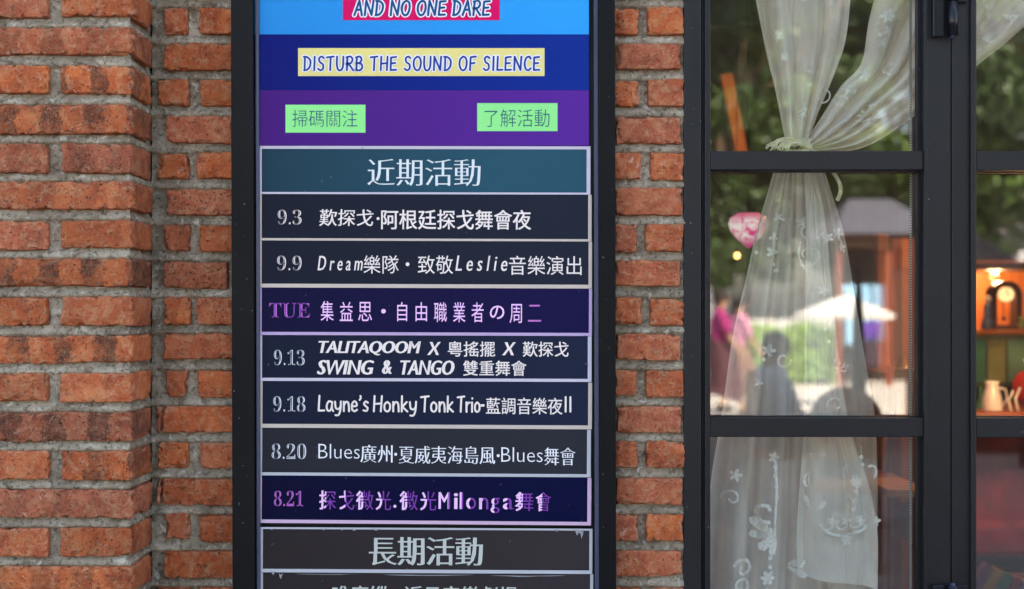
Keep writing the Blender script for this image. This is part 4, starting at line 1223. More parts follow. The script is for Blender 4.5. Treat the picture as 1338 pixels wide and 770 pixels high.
b = Shape(); b.box((a.x - .0012, YK + .0595, a.z), (a.x + .0012, YK + .062, a.z + 7 * k_)); b.box((a.x, YK + .0595, a.z - .001), (a.x + 5 * k_, YK + .062, a.z + .0012)); b.build('clock_hands', MAT['steel_dark'], ck)
b = Shape(); b.tube([(a.x, YK + .09, a.z - 10 * k_), (a.x, YK + .09, a.z - 30 * k_)], .002, 6); b.ball((a.x, YK + .09, a.z - 32 * k_), .008, (1, .4, 1)); b.build('pendulum', MAT['channel'], ck)
b = Shape(); b.box((a.x - 22 * k_, YK + .05, P(0, 431, YK).z), (a.x + 22 * k_, YK + .14, P(0, 425, YK).z), .002); b.build('clock_base', MAT['wood_dark'], ck)
# porcelain figure and trinkets beside the clock
fg = empty('porcelain_figure', P(1291, 431, YK), 'small blue and white porcelain figure left of the clock', 'figurine')
q = P(1291, 431, YK + .04)
Shape().lathe([(8 * k_, 0), (9 * k_, 6 * k_), (5 * k_, 20 * k_), (6 * k_, 30 * k_), (3 * k_, 35 * k_)], q, 14).build('gown', plain('blue_porcelain', '#56638c', .3, .4, 60), fg, True)
Shape().ball(q + Vector((0, 0, 40 * k_)), 5 * k_).build('head', plain('white_porcelain', '#d9d4d8', .3), fg, True)
# table with jug, cups, red cloth
tab = empty('side_table', P(1330, 700, 1.7), 'table under a deep red cloth in front of the cabinet', 'table')
kb('tabletop', 1240, 541, 1440, 549, 1.45, 1.95, MAT['wood_red'], tab)
for x in (1246, 1430): kb('leg', x, 549, x + 8, 1100, 1.5, 1.55, MAT['wood_dark'], tab)
red = plain('red_cloth', '#9c1d17', .85, .45, 9)
kb('red_drop', 1262, 560, 1450, 682, 1.62, 1.64, red, tab)
jg = empty('white_jug', P(1296, 541, 1.6), 'white porcelain jug standing on the table behind the right door', 'jug'); kk = S(1.6); q = P(1296, 541, 1.6)
Shape().lathe([(11 * kk, 0), (14 * kk, 4 * kk), (13 * kk, 18 * kk), (9 * kk, 32 * kk), (8 * kk, 38 * kk), (9.5 * kk, 43 * kk)], q, 24).build('jug_body', plain('white_glaze', '#e8e6ea', .2), jg, True)
Shape().tube([q + Vector((v * kk, 0, z * kk)) for v, z in ((9, 34), (18, 32), (20, 20), (13, 8))], 1.6 * kk, 8).build('handle', bpy.data.materials['white_glaze'], jg, True)
for i_, (x, h) in enumerate(((1322, 30), (1331, 34))):
    q = P(x, 541, 1.55); Shape().tube([q, q + Vector((-4 * kk, 0, h * .6 * kk)), q + Vector((2 * kk, 0, h * kk))], [2 * kk, 1.6 * kk, 1.2 * kk], 8)\
        .build('white_spoon', bpy.data.materials['white_glaze'], None, True)
    tag(bpy.context.scene.collection.objects[-1], 'slim white porcelain spoon handle upright right of the jug, ' + ('nearer the jug' if i_ == 0 else 'nearer the edge of the photo'), 'spoon', 'spoon handles by the jug')
pl_ = empty('red_cushion', P(1332, 540, 1.75), 'bright red cushion behind the jug at the right edge', 'cushion'); q = P(1345, 505, 1.8)
Shape().ball(q, .055, (1, .6, 1), 3).build('cushion_cover', plain('bright_red', '#c22a1a', .8, .2), pl_, True)
tg = bulb(1352, 470, 1.3, .02, 'added fill bulb out of view past the right edge, lighting the table', 3.2, 3)  # unseen bulb added to brighten table and sofa
for i_, (x_, yb_k, Y_, prof_, col_, lab_) in enumerate([
    (1336, 431, YK + .05, [(4, 0), (6, 5), (3, 12), (4.5, 17)], '#7d8f5a', 'small olive green vase right of the mantel clock'),
    (1272, 431, YK + .06, [(3, 0), (1.2, 3), (1.2, 20), (3, 22)], '#c9a25a', 'slim brass candlestick at the left end of the lit shelf'),
    (1281, 541, 1.62, [(5, 0), (6, 8), (2, 22), (2, 34), (3, 36)], '#2f7a58', 'green glass bottle standing left of the white jug'),
    (1318, 541, 1.66, [(7, 0), (9, 1), (9, 2)], '#e6e2e0', 'flat white saucer beside the white jug'),
    (1300, 541, 1.82, [(9, 0), (11, 10), (8, 26), (9, 30)], '#3c3a52', 'dark glazed pot behind the white jug')]):
    m3 = S(Y_); o = Shape().lathe([(a_ * m3, b_ * m3) for a_, b_ in prof_], P(x_, yb_k, Y_), 18).build(lab_.split()[-6] if False else ['vase', 'candlestick', 'glass_bottle', 'saucer', 'glazed_pot'][i_], plain('clutter_glaze', col_, .25, .3, 30), None, True)
    tag(o, lab_, ['vase', 'candlestick', 'bottle', 'saucer', 'pot'][i_])
# red sofa below and striped rug
sf = empty('red_sofa', P(1340, 760, 1.9), 'deep red sofa in the lower right pane', 'sofa')
kb('back', 1215, 566, 1520, 690, 2.0, 2.15, red, sf, .02); kb('seat', 1215, 682, 1520, 730, 1.6, 2.0, red, sf, .02)
for x in (1225, 1500): kb('leg', x, 730, x + 12, 770, 1.7, 1.76, MAT['wood_dark'], sf)
rg = empty('striped_cloth', P(1300, 760, 1.2), 'striped cloth in purple, yellow and green lying folded in the lower right pane', 'cloth')
for k, c_ in enumerate(('#6b2f63', '#b98a3a', '#3a7a5a', '#8c2f3a', '#7b6b9a')):
    a = P(1284 + k * 13, 752 + k * 6, 1.2)
    sh = Shape().box((a.x - .02, 1.2, a.z - .07), (a.x + .008, 1.23, a.z + .035), .003, Matrix.Rotation(R_(32), 4, 'Y')); sh.build('stripe', plain('stripe_dye', c_, .8), rg)
# low seat cushion for the cloth
ot = empty('ottoman', P(1310, 800, 1.2), 'brown upholstered ottoman under the striped cloth', 'ottoman'); q = P(1312, 775, 1.2)
Shape().box((q.x - .12, 1.21, .10), (q.x + .30, 1.55, P(0, 768, 1.2).z - .03), .02).build('cushion', plain('brown_cloth', '#6e4632', .9), ot)
for sx_ in (-.1, .25): Shape().box((q.x + sx_, 1.25, .02), (q.x + sx_ + .04, 1.3, .10)).build('leg', MAT['wood_dark'], ot)
# wooden chair by the post, bottle behind
ch = empty('wooden_chair', P(1185, 560, 1.15), 'orange varnished wooden chair inside, at the right of the middle pane', 'chair'); y_ = 1.15; m_ = S(y_)
kb('backrest', 1167, 482, 1207, 512, y_, y_ + .02, MAT['wood_orange'], ch, .004)
for k in range(3): kb('slat', 1170 + 13 * k, 512.5, 1176 + 13 * k, 566, y_ + .002, y_ + .016, MAT['wood_orange'], ch)
kb('back_post', 1163, 478, 1168, 900, y_ - .003, y_ + .03, MAT['wood_red'], ch); kb('back_post', 1207.5, 478, 1212, 900, y_ - .003, y_ + .03, MAT['wood_red'], ch)
kb('seat', 1160, 640, 1216, 650, y_ - .36, y_ - .006, MAT['wood_orange'], ch)
for x in (1163, 1207): kb('leg', x, 650.5, x + 4, 1070, y_ - .35, y_ - .32, MAT['wood_red'], ch)
bt = P(1180, 486, 1.5); mm = S(1.5)
bo = Shape().lathe([(6 * mm, 0), (6.5 * mm, 3 * mm), (6 * mm, 10 * mm), (2.5 * mm, 17 * mm), (2.5 * mm, 22 * mm)], bt, 16).build('amber_bottle', plain('amber_glass', '#b07a2a', .2), None, True)
tag(bo, 'squat amber bottle standing behind the wooden chair back', 'bottle')
sb = empty('sideboard', P(1190, 600, 1.6), 'reddish wooden stand carrying the amber bottle', 'sideboard'); kb('top', 1150, 486.4, 1222, 491, 1.42, 1.72, MAT['wood_red'], sb)
for x in (1152, 1214): kb('leg', x, 491.4, x + 6, 1000, 1.44, 1.5, MAT['wood_red'], sb)
kb('front_panel', 1158, 492, 1214, 560, 1.47, 1.49, MAT['wood_orange'], sb)
# open shelves with books seen in the lower pane
bs = empty('bookshelf', P(1175, 770, 2.9), 'dark open shelving with dull coloured spines in the lower left pane', 'bookshelf')
kb('side_board', 1158, 575, 1162, 860, 2.9, 3.15, MAT['wood_dark'], bs); kb('side_board', 1222, 575, 1226, 860, 2.9, 3.15, MAT['wood_dark'], bs)
ORD = ['first', 'second', 'third', 'fourth', 'fifth', 'sixth', 'seventh', 'eighth']
BK = {n_: plain(n_ + '_spine', c_, .7) for n_, c_ in {'slate blue': '#33415f', 'rust': '#6e3a2c', 'tan': '#7a5a36', 'teal': '#2f4a5a', 'maroon': '#5c2f3a', 'navy': '#22304e'}.items()}
for k in range(6):
    y0 = 628 + 26 * k; kb('shelf_board', 1162.5, y0, 1221.5, y0 + 4, 2.9, 3.14, MAT['wood_orange'] if k in (1, 2, 3) else MAT['wood_dark'], bs)
    x = 1164
    for b_i in range(7):
        cn = random.choice(list(BK)); w_ = random.uniform(4, 8); h_ = random.uniform(11, 19)
        o = kb('book', x, y0 - h_, x + w_, y0 - .3, 2.93, 3.08, BK[cn], None, .001)
        tag(o, f'{cn} book, {ORD[b_i]} from left, {ORD[k]} shelf down of the dark open shelving', 'book', 'books in the open shelving'); x += w_ + .6
        if x > 1213: break
#@@END_INTERIOR
#@@STREET
# ------------------------------------------------------------------ the street mirrored in the panes
def ground(name, ys, zs, c1, c2, cm):
    t = NT(name + '_stone'); co = t.coords()
    br = t.node('ShaderNodeTexBrick'); br.inputs['Scale'].default_value = 1.0; br.inputs['Brick Width'].default_value = .6; br.inputs['Row Height'].default_value = .3; br.inputs['Mortar Size'].default_value = .006
    br.inputs['Color1'].default_value = lin(c1); br.inputs['Color2'].default_value = lin(c2); br.inputs['Mortar'].default_value = lin(cm)
    t.con(co, br.inputs['Vector']); n = t.noise(co, 2.2, 6, .6)
    t.base(t.mix(t.ramp(n, [(.3, 0.0), (.8, .2)]), br.outputs[0], lin(cm))); t.rough(.8)
    V, F = [], []
    xs = [-300, -40, -6, 0, 6, 40, 300]
    for y, z in zip(ys, zs):
        for x in xs: V.append((x, y, z - .001))
    for i in range(len(ys) - 1):
        for j in range(len(xs) - 1):
            a = i * len(xs) + j; F.append((a, a + len(xs), a + len(xs) + 1, a + 1))
    o = link(name, mesh(name, V, F), t.m); o['kind'] = 'structure'
    for p in o.data.polygons:
        pass
    b = bmesh.new(); b.from_mesh(o.data); bmesh.ops.recalc_face_normals(b, faces=b.faces)
    for f in b.faces:
        if f.normal.z < 0: f.normal_flip()
    b.to_mesh(o.data); b.free()
ground('darkened_pavement', [200, .145, -.3, -6, -12.6], [0, 0, 0, 0, 0], '#8f8a84', '#7f7a75', '#5f5a55')  # stone darkened in place of shade, to cut reflections and bounced light
ground('plaza', [-12.6, -13, -20, -32, -60, -300], [0, 0, -.2, -.75, -.9, -.9], '#e6e0d8', '#dcd6ce', '#9d968c')
def gz(y):
    return float(np.interp(-y, [0, 13, 20, 32, 60], [0, 0, -.2, -.75, -.9]))

MAT['leaf_a'] = leaf_material('leaves_mid_green', '#2c481e', '#557432'); MAT['leaf_b'] = leaf_material('leaves_deep_green', '#1c3318', '#385426')
MAT['leaf_c'] = leaf_material('hedge_leaves', '#5c8432', '#8bb04c'); MAT['bark'] = plain('bark', '#5a4636', .9, .3, 12, bump=.6)
def leaf_cloud(name, blobs, n, size, seed, mat, parent, hollow=.55):
    rs = np.random.RandomState(seed); V = []; 
    blobs = np.array(blobs, float); wts = blobs[:, 3] ** 2; wts = wts / wts.sum()
    idx = rs.choice(len(blobs), n, p=wts)
    d = rs.normal(size=(n, 3)); d /= np.linalg.norm(d, axis=1)[:, None]
    r = hollow + (1 - hollow) * rs.rand(n) ** .6
    c = blobs[idx, :3] + d * (r * blobs[idx, 3])[:, None] * np.array([1, 1, .8])
    a = rs.normal(size=(n, 3)); a /= np.linalg.norm(a, axis=1)[:, None]
    b = np.cross(a, d + rs.normal(size=(n, 3)) * .5); b /= np.linalg.norm(b, axis=1)[:, None]
    s = size * (.6 + .8 * rs.rand(n))[:, None]
    V = np.stack([c - a * s, c + b * s * .5, c + a * s, c - b * s * .5], 1).reshape(-1, 3)
    Q = np.arange(4 * n).reshape(-1, 4)
    o = link(name, np_mesh(name, V, Q), mat, parent); o['kind'] = 'stuff'; return o
def tree(x, y, h, cr, label, mat, seed, low=.35, nblob=34, n=15000):
    z0 = gz(y); rs = random.Random(seed)
    root = empty('shade_tree', (x, y, z0), label, 'tree', 'trees across the street')
    tr = Shape(); top = h * .55
    tr.tube([(x, y, z0 - .05), (x + .05, y, z0 + top * .5), (x - .04, y + .05, z0 + top)], [.16, .12, .09], 10)
    for k in range(7):
        a = rs.uniform(0, 6.28); s = rs.uniform(.5, 1) * top; L = cr * rs.uniform(.5, .9)
        tr.tube([(x, y, z0 + s), (x + math.cos(a) * L * .5, y + math.sin(a) * L * .5, z0 + s + h * .12), (x + math.cos(a) * L, y + math.sin(a) * L, z0 + s + h * .28)], [.06, .045, .02], 7)
    tr.build('trunk', MAT['bark'], root, True)
    bl = []
    for k in range(nblob):
        a = rs.uniform(0, 6.28); q = cr * math.sqrt(rs.random()); zz = rs.uniform(h * low, h)
        q *= math.sqrt(max(.08, 1 - ((zz - h * .62) / (h * .42)) ** 2))
        bl.append((x + q * math.cos(a), y + q * math.sin(a), z0 + zz, rs.uniform(.35, .75) * cr * .38))
    leaf_cloud('crown', bl, n, .19, seed, mat, root, .3)
tree(6.8, -38, 17, 5.4, 'tall dark shade tree mirrored in the left panes', MAT['leaf_b'], 21, .22, 70, 26000)
tree(13.0, -40, 18, 5.4, 'tall dark shade tree mirrored behind the curtain', MAT['leaf_a'], 22, .24, 70, 24000)
tree(18.4, -39, 18, 5.2, 'broad shade tree mirrored in the right leaf', MAT['leaf_b'], 24, .24, 70, 26000)
tree(10.0, -50, 21, 6.2, 'tallest shade tree in the second row behind the pavilion', MAT['leaf_b'], 23, .2, 70, 24000)
tree(25.0, -48, 19, 6.0, 'bright green shade tree far right across the plaza', MAT['leaf_a'], 25, .2, 60, 18000)
tree(1.5, -50, 19, 6.0, 'pale shade tree farthest left beyond the hedge', MAT['leaf_a'], 26, .2, 60, 18000)
tree(17.0, -58, 24, 7.0, 'biggest shade tree of the back row', MAT['leaf_b'], 28, .2, 70, 22000)
# hedges
def hedge(xa, xb, dist, ya, yb, label, seed):
    a = M(xa, yb, dist); b = M(xb, ya, dist); z0 = gz(-dist)
    root = empty('clipped_hedge', ((a.x + b.x) / 2, -dist, z0), label, 'hedge', 'hedges round the plaza')
    bl = []; rs = random.Random(seed); 
    for k in range(46): bl.append((rs.uniform(a.x, b.x), -dist + rs.uniform(-.4, .4), rs.uniform(z0 + .2, b.z - .3), .5))
    leaf_cloud('foliage', bl, 12000, .09, seed, MAT['leaf_c'], root, .2)
    Shape().box((a.x, -dist - .25, z0 - .02), (b.x, -dist + .25, z0 + .3), .05).build('stems', MAT['bark'], root)
hedge(966, 1080, 34, 422, 480, 'bright green clipped hedge mirrored behind the curtain', 31)
kd = 10  # dark boarded box added only to block bright reflections behind it
kq = M(1335, 545, kd); ks = empty('reflection_blocker', (kq.x, -kd, 0), 'added dark timber kiosk mirrored in the right leaf', 'blocker')
for k in range(12):
    a_ = M(1262 + 14 * k, 352, kd); b_ = M(1275.5 + 14 * k, 352, kd)
    Shape().box((a_.x, -kd - .03, .02), (b_.x, -kd, a_.z)).build('board', MAT['wood_dark'], ks)
a_ = M(1258, 352, kd); b_ = M(1434, 352, kd)
Shape().box((a_.x, -kd - 2.2, a_.z + .003), (b_.x, -kd + .15, a_.z + .08), .01).build('roof', MAT['steel_dark'], ks)
Shape().box((a_.x + .1, -kd - 2.0, .02), (a_.x + .16, -kd - .031, a_.z)).build('side_wall', MAT['wood_dark'], ks)
# grey roofed pavilion with blue shop front
pvd = 33
pv = empty('shop_pavilion', M(1150, 470, pvd), 'low pavilion with grey sloping roof and blue shop front', 'building')
roofm = plain('grey_shingles', '#5d5f6d', .7, .2, 3); 
def mbx(n, xa, ya, xb, yb, d, dep, mat, par, bev=0):
    a = M(xa, yb, d); b = M(xb, ya, d)
    return Shape().box((a.x, -d - dep, a.z), (b.x, -d, b.z), bev).build(n, mat, par)
a = M(1085, 306, pvd); b = M(1236, 258, pvd)
rf = bmesh.new(); xm0, xm1 = a.x + 1.0, b.x - 1.0
vs_ = [rf.verts.new(p) for p in ((a.x, -pvd + .5, a.z), (b.x, -pvd + .5, a.z), (b.x, -pvd - 4, a.z), (a.x, -pvd - 4, a.z), (xm0, -pvd - 1.7, b.z + .1), (xm1, -pvd - 1.7, b.z + .1))]
for f in ((0, 1, 5, 4), (1, 2, 5), (2, 3, 4, 5), (3, 0, 4), (3, 2, 1, 0)): rf.faces.new([vs_[i] for i in f])
me = bpy.data.meshes.new('roof'); rf.to_mesh(me); rf.free(); link('roof', me, roofm, pv)
mbx('back_wall', 1092, 306.5, 1232, 520, pvd + 3, .1, plain('dark_timber', '#33261f', .8), pv)
mbx('fascia', 1092, 306.5, 1232, 324, pvd, .12, MAT['wood_dark'], pv)
for x in (1094, 1160, 1226): mbx('corner_post', x, 324.5, x + 7, 520, pvd, .12, MAT['wood_red'], pv)
blue = plain('blue_panel', '#8fc4ea', .35, .1)
for x in (1102, 1122, 1142): mbx('blue_panel', x, 372, x + 17, 450, pvd + .3, .06, blue, pv)
mbx('violet_poster', 1128, 420, 1150, 442, pvd + .2, .03, plain('violet_print', '#5b3aa0', .5, .5, 6), pv)
mbx('counter', 1120, 446, 1160, 478, pvd + .1, .5, plain('dark_counter', '#3a2c3c', .6), pv)
# pale building behind, sky coloured gaps
wb = empty('white_building', M(945, 470, 66), 'tall pale building beyond the trees with dark window bands', 'building')
wm = plain('white_facade', '#e2e3ea', .7, .06, 1)
mbx('wall', 880, 130, 952, 480, 66, 3, wm, wb)
for r in range(5):
    for c_ in range(3): mbx('window', 887 + c_ * 22, 160 + r * 52, 901 + c_ * 22, 186 + r * 52, 65.95, .12, plain('window_dark', '#39424e', .2), wb)
wb2 = empty('white_building', M(1300, 470, 70), 'pale arcaded building beyond the trees mirrored in the right leaf', 'building')
mbx('wall', 1262, 262, 1420, 480, 70, 3, wm, wb2)
for c_ in range(8): mbx('arch_opening', 1268 + c_ * 18, 296, 1277 + c_ * 18, 350, 69.95, .12, plain('arch_shade', '#6b5a6a', .7), wb2)
mbx('brown_band', 1262, 268, 1420, 292, 69.9, .15, MAT['wood_red'], wb2)
# grey slanted awning in the right leaf
aw = empty('street_awning', M(1300, 360, 9), 'grey sloping canvas awning on dark posts mirrored in the right leaf', 'awning')
b = bmesh.new(); q = [M(1255, 285, 9), M(1340, 345, 9), M(1335, 357, 10.5), M(1255, 350, 10.5)]
top = [b.verts.new(p) for p in q]; bot = [b.verts.new(p - Vector((0, 0, .03))) for p in q]
b.faces.new(top); b.faces.new(bot[::-1])
for i_ in range(4): b.faces.new((top[i_], bot[i_], bot[(i_ + 1) % 4], top[(i_ + 1) % 4]))
bmesh.ops.recalc_face_normals(b, faces=b.faces)
me = bpy.data.meshes.new('canvas'); b.to_mesh(me); b.free(); link('canvas', me, plain('grey_canvas', '#8d8a90', .8), aw)
for p in q: Shape().tube([(p.x, p.y, 0), (p.x, p.y, p.z - .03)], .03, 8).build('post', MAT['steel_dark'], aw)
# market umbrella
def umbrella(px, rim_y, top_y, dist, half, label, mat):
    r = half * K * (dist + D0); c_ = M(px, rim_y, dist); tp = M(px, top_y, dist).z; z0 = gz(-dist); h = tp - c_.z
    root = empty('market_umbrella', (c_.x, c_.y, z0), label, 'umbrella')
    s = Shape()
    def tier(r0, z0_, r1, z1, n=8):
        lo, hi = [], []
        for k in range(n * 4):
            a = 2 * math.pi * k / (n * 4); sc = 1 if k % 4 == 0 else (.965 if k % 4 != 2 else .95)
            lo.append(s.b.verts.new((c_.x + r0 * sc * math.cos(a), c_.y + r0 * sc * math.sin(a), z0_))); hi.append(s.b.verts.new((c_.x + r1 * math.cos(a), c_.y + r1 * math.sin(a), z1)))
        m = len(lo)
        for k in range(m): s.b.faces.new((lo[k], lo[(k + 1) % m], hi[(k + 1) % m], hi[k]))
        return hi
    tier(r, c_.z - .1 * h, r, c_.z + .12 * h); tier(r, c_.z + .12 * h, r * .42, c_.z + h * .66); hi = tier(r * .46, c_.z + h * .64, r * .03, tp)
    s.b.faces.new(hi)
    s.build('canopy', mat, root)
    Shape().tube([(c_.x, c_.y, z0), (c_.x, c_.y, tp + .05)], .025, 10).build('pole', MAT['steel'], root)
    for k in range(8):
        a = 2 * math.pi * k / 8
        Shape().tube([(c_.x, c_.y, c_.z + h * .5), (c_.x + r * .9 * math.cos(a), c_.y + r * .9 * math.sin(a), c_.z + .1 * h)], .008, 5).build('rib', MAT['steel'], root)
    Shape().box((c_.x - .25, c_.y - .25, z0), (c_.x + .25, c_.y + .25, z0 + .08), .02).build('base', plain('concrete', '#8a8784', .9), root)
canvas = plain('white_canvas', '#f4f2ee', .8, .03)
umbrella(1105, 414, 386, 18, 65, 'white two-tier market umbrella open over the plaza', canvas)
# folded green umbrella nearer the glass
fu = empty('folded_umbrella', M(1126, 560, 6), 'folded dark green umbrella on its pole beside the cafe table', 'umbrella'); q = M(1126, 545, 6); tp = M(1126, 366, 6).z
Shape().lathe([(.035, .75), (.05, .95), (.035, 1.4), (.015, tp)], (q.x, q.y, 0), 12).build('folded_canopy', plain('green_canvas', '#2c4636', .8, .3, 30), fu, True)
Shape().tube([(q.x, q.y, 0), (q.x, q.y, tp + .08)], .018, 8).build('pole', MAT['steel'], fu)
Shape().lathe([(.22, 0), (.22, .05), (.05, .08)], (q.x, q.y, 0), 16).build('base', bpy.data.materials['concrete'], fu)
# cafe table
ct = empty('cafe_table', M(1080, 600, 5.6), 'round white cafe table on a steel stem', 'table'); q = M(1085, 492, 5.6)
Shape().lathe([(.36, 0), (.38, .012), (.36, .028)], (q.x, q.y, .72), 28).build('tabletop', canvas, ct); Shape().tube([(q.x, q.y, .02), (q.x, q.y, .719)], .03, 10).build('stem', MAT['steel'], ct)
Shape().lathe([(.24, 0), (.22, .02)], (q.x, q.y, .001), 20).build('foot', MAT['steel'], ct)
def cafe_chair(x, y, rz, label):
    r = empty('cafe_chair', (x, y, 0), label, 'chair', 'chairs at the cafe table'); Rz = Matrix.Rotation(rz, 4, 'Z')
    def put(sh, n, m, s_=False):
        o = sh.build(n, m, None, s_); o.data.transform(Matrix.Translation((x, y, 0)) @ Rz); o.parent = r; o.location = (-x, -y, 0); return o
    put(Shape().box((-.2, -.2, .43), (.2, .2, .46), .012), 'seat', MAT['wood_orange'])
    pts = [(.2 * math.cos(math.pi * k / 8), .43 + .14 + .2 * math.sin(math.pi * k / 8)) for k in range(9)]
    sh = Shape().poly([(u, v + .25) for u, v in pts] + [(-.2, .5 + .12), (.2, .5 + .12)], .17, .2); put(sh, 'backrest', MAT['wood_orange'])
    for u in (-.18, .18):
        put(Shape().tube([(u, .185, 0), (u, .185, .85)], .015, 8), 'back_leg', MAT['wood_red']); put(Shape().tube([(u, -.18, 0), (u, -.18, .44)], .015, 8), 'front_leg', MAT['wood_red'])
q2 = M(1105, 545, 4.7); cafe_chair(q2.x, q2.y, math.pi * .05 + math.pi / 2 * 0, 'round-backed wooden cafe chair nearest the glass')
q3 = M(1020, 545, 6.4)
cafe_chair(q3.x, q3.y, -math.pi / 2 + math.pi, 'wooden cafe chair with a person in grey sitting on it')

# people: one skinned body each, clothes and hair as separate shells
skin = plain('skin', '#c79a7c', .6, .06)
def hand(J, E_, Rr, wrist, d, side, up):
    """five bent fingers of unequal length"""
    b = len(J); p = wrist + d * .045; J.append(p); E_.append((wrist_i[0], b)); Rr.append(.026)
    for k, (off, L) in enumerate(((-.028, .065), (-.01, .075), (.009, .08), (.027, .07))):
        r0 = p + side * off + d * .035; m1 = r0 + d * L * .45 + up * .008; m2 = m1 + d * L * .3 + up * .022
        i = len(J); J.extend([r0, m1, m2]); Rr.extend([.0095, .0085, .0075]); E_.extend([(b, i), (i, i + 1), (i + 1, i + 2)])
    i = len(J); t0 = p - side * .035 - d * .015; J.extend([t0, t0 - side * .018 + d * .035]); Rr.extend([.011, .009]); E_.extend([(b, i), (i, i + 1)])
wrist_i = [0]
def skinned(name, J, E_, Rr, mat, parent, org):
    me = bpy.data.meshes.new(name); me.from_pydata([tuple(v) for v in J], E_, []); me.update()
    o = bpy.data.objects.new(name, me); C.objects.link(o)
    md = o.modifiers.new('s', 'SKIN'); md.use_smooth_shade = True
    for i, sv in enumerate(me.skin_vertices[0].data): sv.radius = (Rr[i], Rr[i]); sv.use_root = (i == 0)
    sb = o.modifiers.new('u', 'SUBSURF'); sb.levels = 1; sb.render_levels = 1
    dg = bpy.context.evaluated_depsgraph_get(); m2 = bpy.data.meshes.new_from_object(o.evaluated_get(dg)); bpy.data.objects.remove(o)
    m2.materials.clear(); o = bpy.data.objects.new(name, m2); C.objects.link(o); m2.materials.append(mat); m2.shade_smooth(); o.parent = parent; o.location = org
    return o
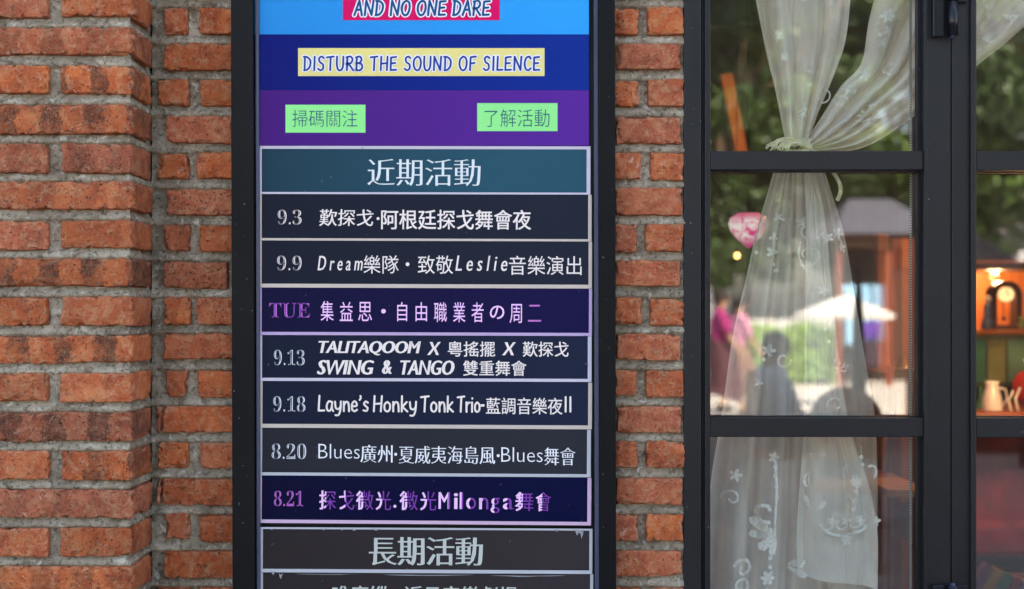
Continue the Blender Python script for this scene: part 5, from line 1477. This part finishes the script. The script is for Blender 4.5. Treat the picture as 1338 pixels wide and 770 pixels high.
def person(loc, rz, pose, top, bottom, hair, label, skirt=True):
    """pose: joint dictionary in metres, facing -y"""
    root = empty('person', loc, label, 'person'); root.rotation_euler = (0, 0, rz)
    V_ = {k: Vector(v) for k, v in pose.items()}
    J = [V_['pelvis'], V_['waist'], V_['chest'], V_['neck'], V_['head0'], V_['head1']]; Rr = [.125, .115, .13, .05, .075, .07]; E_ = [(0, 1), (1, 2), (2, 3), (3, 4), (4, 5)]
    for s in 'lr':
        i = len(J); J += [V_['hip' + s], V_['knee' + s], V_['ankle' + s], V_['toe' + s]]; Rr += [.085, .055, .038, .03]; E_ += [(0, i), (i, i + 1), (i + 1, i + 2), (i + 2, i + 3)]
        i = len(J); J += [V_['sho' + s], V_['elb' + s], V_['wri' + s]]; Rr += [.055, .038, .026]; E_ += [(2, i), (i, i + 1), (i + 1, i + 2)]
        wrist_i[0] = i + 2; d = (V_['wri' + s] - V_['elb' + s]).normalized(); sd_ = Vector((0, -1, 0)) if abs(d.y) < .8 else Vector((1, 0, 0)); up_ = d.cross(sd_).normalized(); hand(J, E_, Rr, V_['wri' + s], d, sd_, up_)
    skinned('body', J, E_, Rr, skin, root, (0, 0, 0))
    # face details
    h = (V_['head0'] + V_['head1']) / 2
    f = Shape(); f.ball(h + Vector((0, -.085, -.005)), .016, (.8, 1, 1.3), 1); f.build('nose', skin, root, True).location = (0, 0, 0)
    for s in (-1, 1):
        Shape().ball(h + Vector((s * .03, -.072, .02)), .011, (1, .6, .7), 1).build('eye', MAT['steel_dark'], root).location = (0, 0, 0)
        Shape().ball(h + Vector((s * .08, -.0, .0)), .022, (.4, .8, 1.2), 1).build('ear', skin, root, True).location = (0, 0, 0)
    Shape().ball(h + Vector((0, -.074, -.045)), .02, (1, .4, .3), 1).build('mouth', plain('lips', '#a2504a', .5), root).location = (0, 0, 0)
    hr = Shape(); hr.ball(h + Vector((0, .022, .035)), .098, (.95, 1, 1.0), 3); hr.ball(h + Vector((0, .07, -.05)), .07, (1, .6, 1.3), 2); hr.build('hair', hair, root, True).location = (0, 0, 0)
    # top: torso shell with sleeves
    def shell(name, chains, mat):
        s_ = Shape()
        for pts, rad, sq in chains: s_.tube(smooth_path3(pts, 4), list(np.interp(np.linspace(0, 1, (len(pts) - 1) * 4 + 1), np.linspace(0, 1, len(rad)), rad)), 18, sq=sq)
        o = s_.build(name, mat, root, True); o.location = (0, 0, 0)
    ch = [([V_['pelvis'] - Vector((0, 0, .06)), V_['waist'], V_['chest'], V_['neck'] - Vector((0, 0, .03))], [.17, .155, .19, .075], (1.1, .8))]
    for s in 'lr': ch.append(([V_['chest'].lerp(V_['sho' + s], .5), V_['sho' + s], V_['elb' + s]], [.08, .075, .055], (1, 1)))
    shell('shirt', ch, top)
    if skirt:
        k = (V_['kneel'] + V_['kneer']) / 2; a = (V_['anklel'] + V_['ankler']) / 2
        shell('skirt', [([V_['waist'], V_['pelvis'], k, k.lerp(a, .55)], [.15, .19, .25, .31], (1, .9))], bottom)
    else:
        shell('trousers', [([V_['pelvis'], V_['hip' + s], V_['knee' + s], V_['ankle' + s]], [.12, .11, .085, .07], (1, 1)) for s in 'lr'], bottom)
    for s in 'lr':
        Shape().box(V_['ankle' + s] + Vector((-.045, -.19, -.075)), V_['ankle' + s] + Vector((.045, .07, -.0)), .02).build('shoe', MAT['steel_dark'], root).location = (0, 0, 0)
    return root
walk = dict(pelvis=(0, 0, .93), waist=(0, 0, 1.07), chest=(0, -.01, 1.27), neck=(0, -.01, 1.45), head0=(0, -.03, 1.54), head1=(0, -.03, 1.62), hipl=(-.09, 0, .88), hipr=(.09, 0, .88),
            kneel=(-.09, -.18, .5), kneer=(.09, .04, .48), anklel=(-.09, -.3, .09), ankler=(.09, .3, .14), toel=(-.09, -.45, .04), toer=(.09, .2, .03),
            shol=(-.17, 0, 1.39), shor=(.17, 0, 1.39), elbl=(-.22, .1, 1.12), elbr=(.22, -.1, 1.12), wril=(-.22, .12, .86), wrir=(.22, -.24, .92))
sit = dict(pelvis=(0, .05, .52), waist=(0, .07, .66), chest=(0, .05, .86), neck=(0, .02, 1.04), head0=(0, 0, 1.12), head1=(0, 0, 1.2), hipl=(-.1, 0, .5), hipr=(.1, 0, .5),
           kneel=(-.11, -.42, .5), kneer=(.11, -.42, .5), anklel=(-.11, -.44, .09), ankler=(.11, -.44, .09), toel=(-.11, -.58, .04), toer=(.11, -.58, .04),
           shol=(-.18, .04, .98), shor=(.18, .04, .98), elbl=(-.23, -.06, .74), elbr=(.23, -.06, .74), wril=(-.14, -.3, .66), wrir=(.14, -.3, .66))
mag = plain('magenta_top', '#b02a78', .8, .2, 8); blk = plain('dark_hair', '#231a18', .6)
a = M(942, 545, 14.35)
person((a.x, a.y, 0), R_(100), walk, mag, plain('plum_skirt', '#5c3640', .8, .25, 8), blk, 'person in a magenta top and long plum skirt walking past the door')
a = M(966, 540, 15.6)
person((a.x, a.y, gz(a.y)), R_(80), walk, plain('pink_top', '#d98fb4', .8, .15, 8), plain('brown_skirt', '#8a6a5c', .8, .2, 8), blk, 'person in a pale pink top and brown skirt walking behind the first')
person((q3.x, q3.y, 0), R_(90), sit, plain('pale_blue_shirt', '#93a4c0', .8, .1), plain('grey_trousers', '#55565c', .8), blk, 'person in a pale blue shirt sitting at the white cafe table', skirt=False)
#@@END_STREET
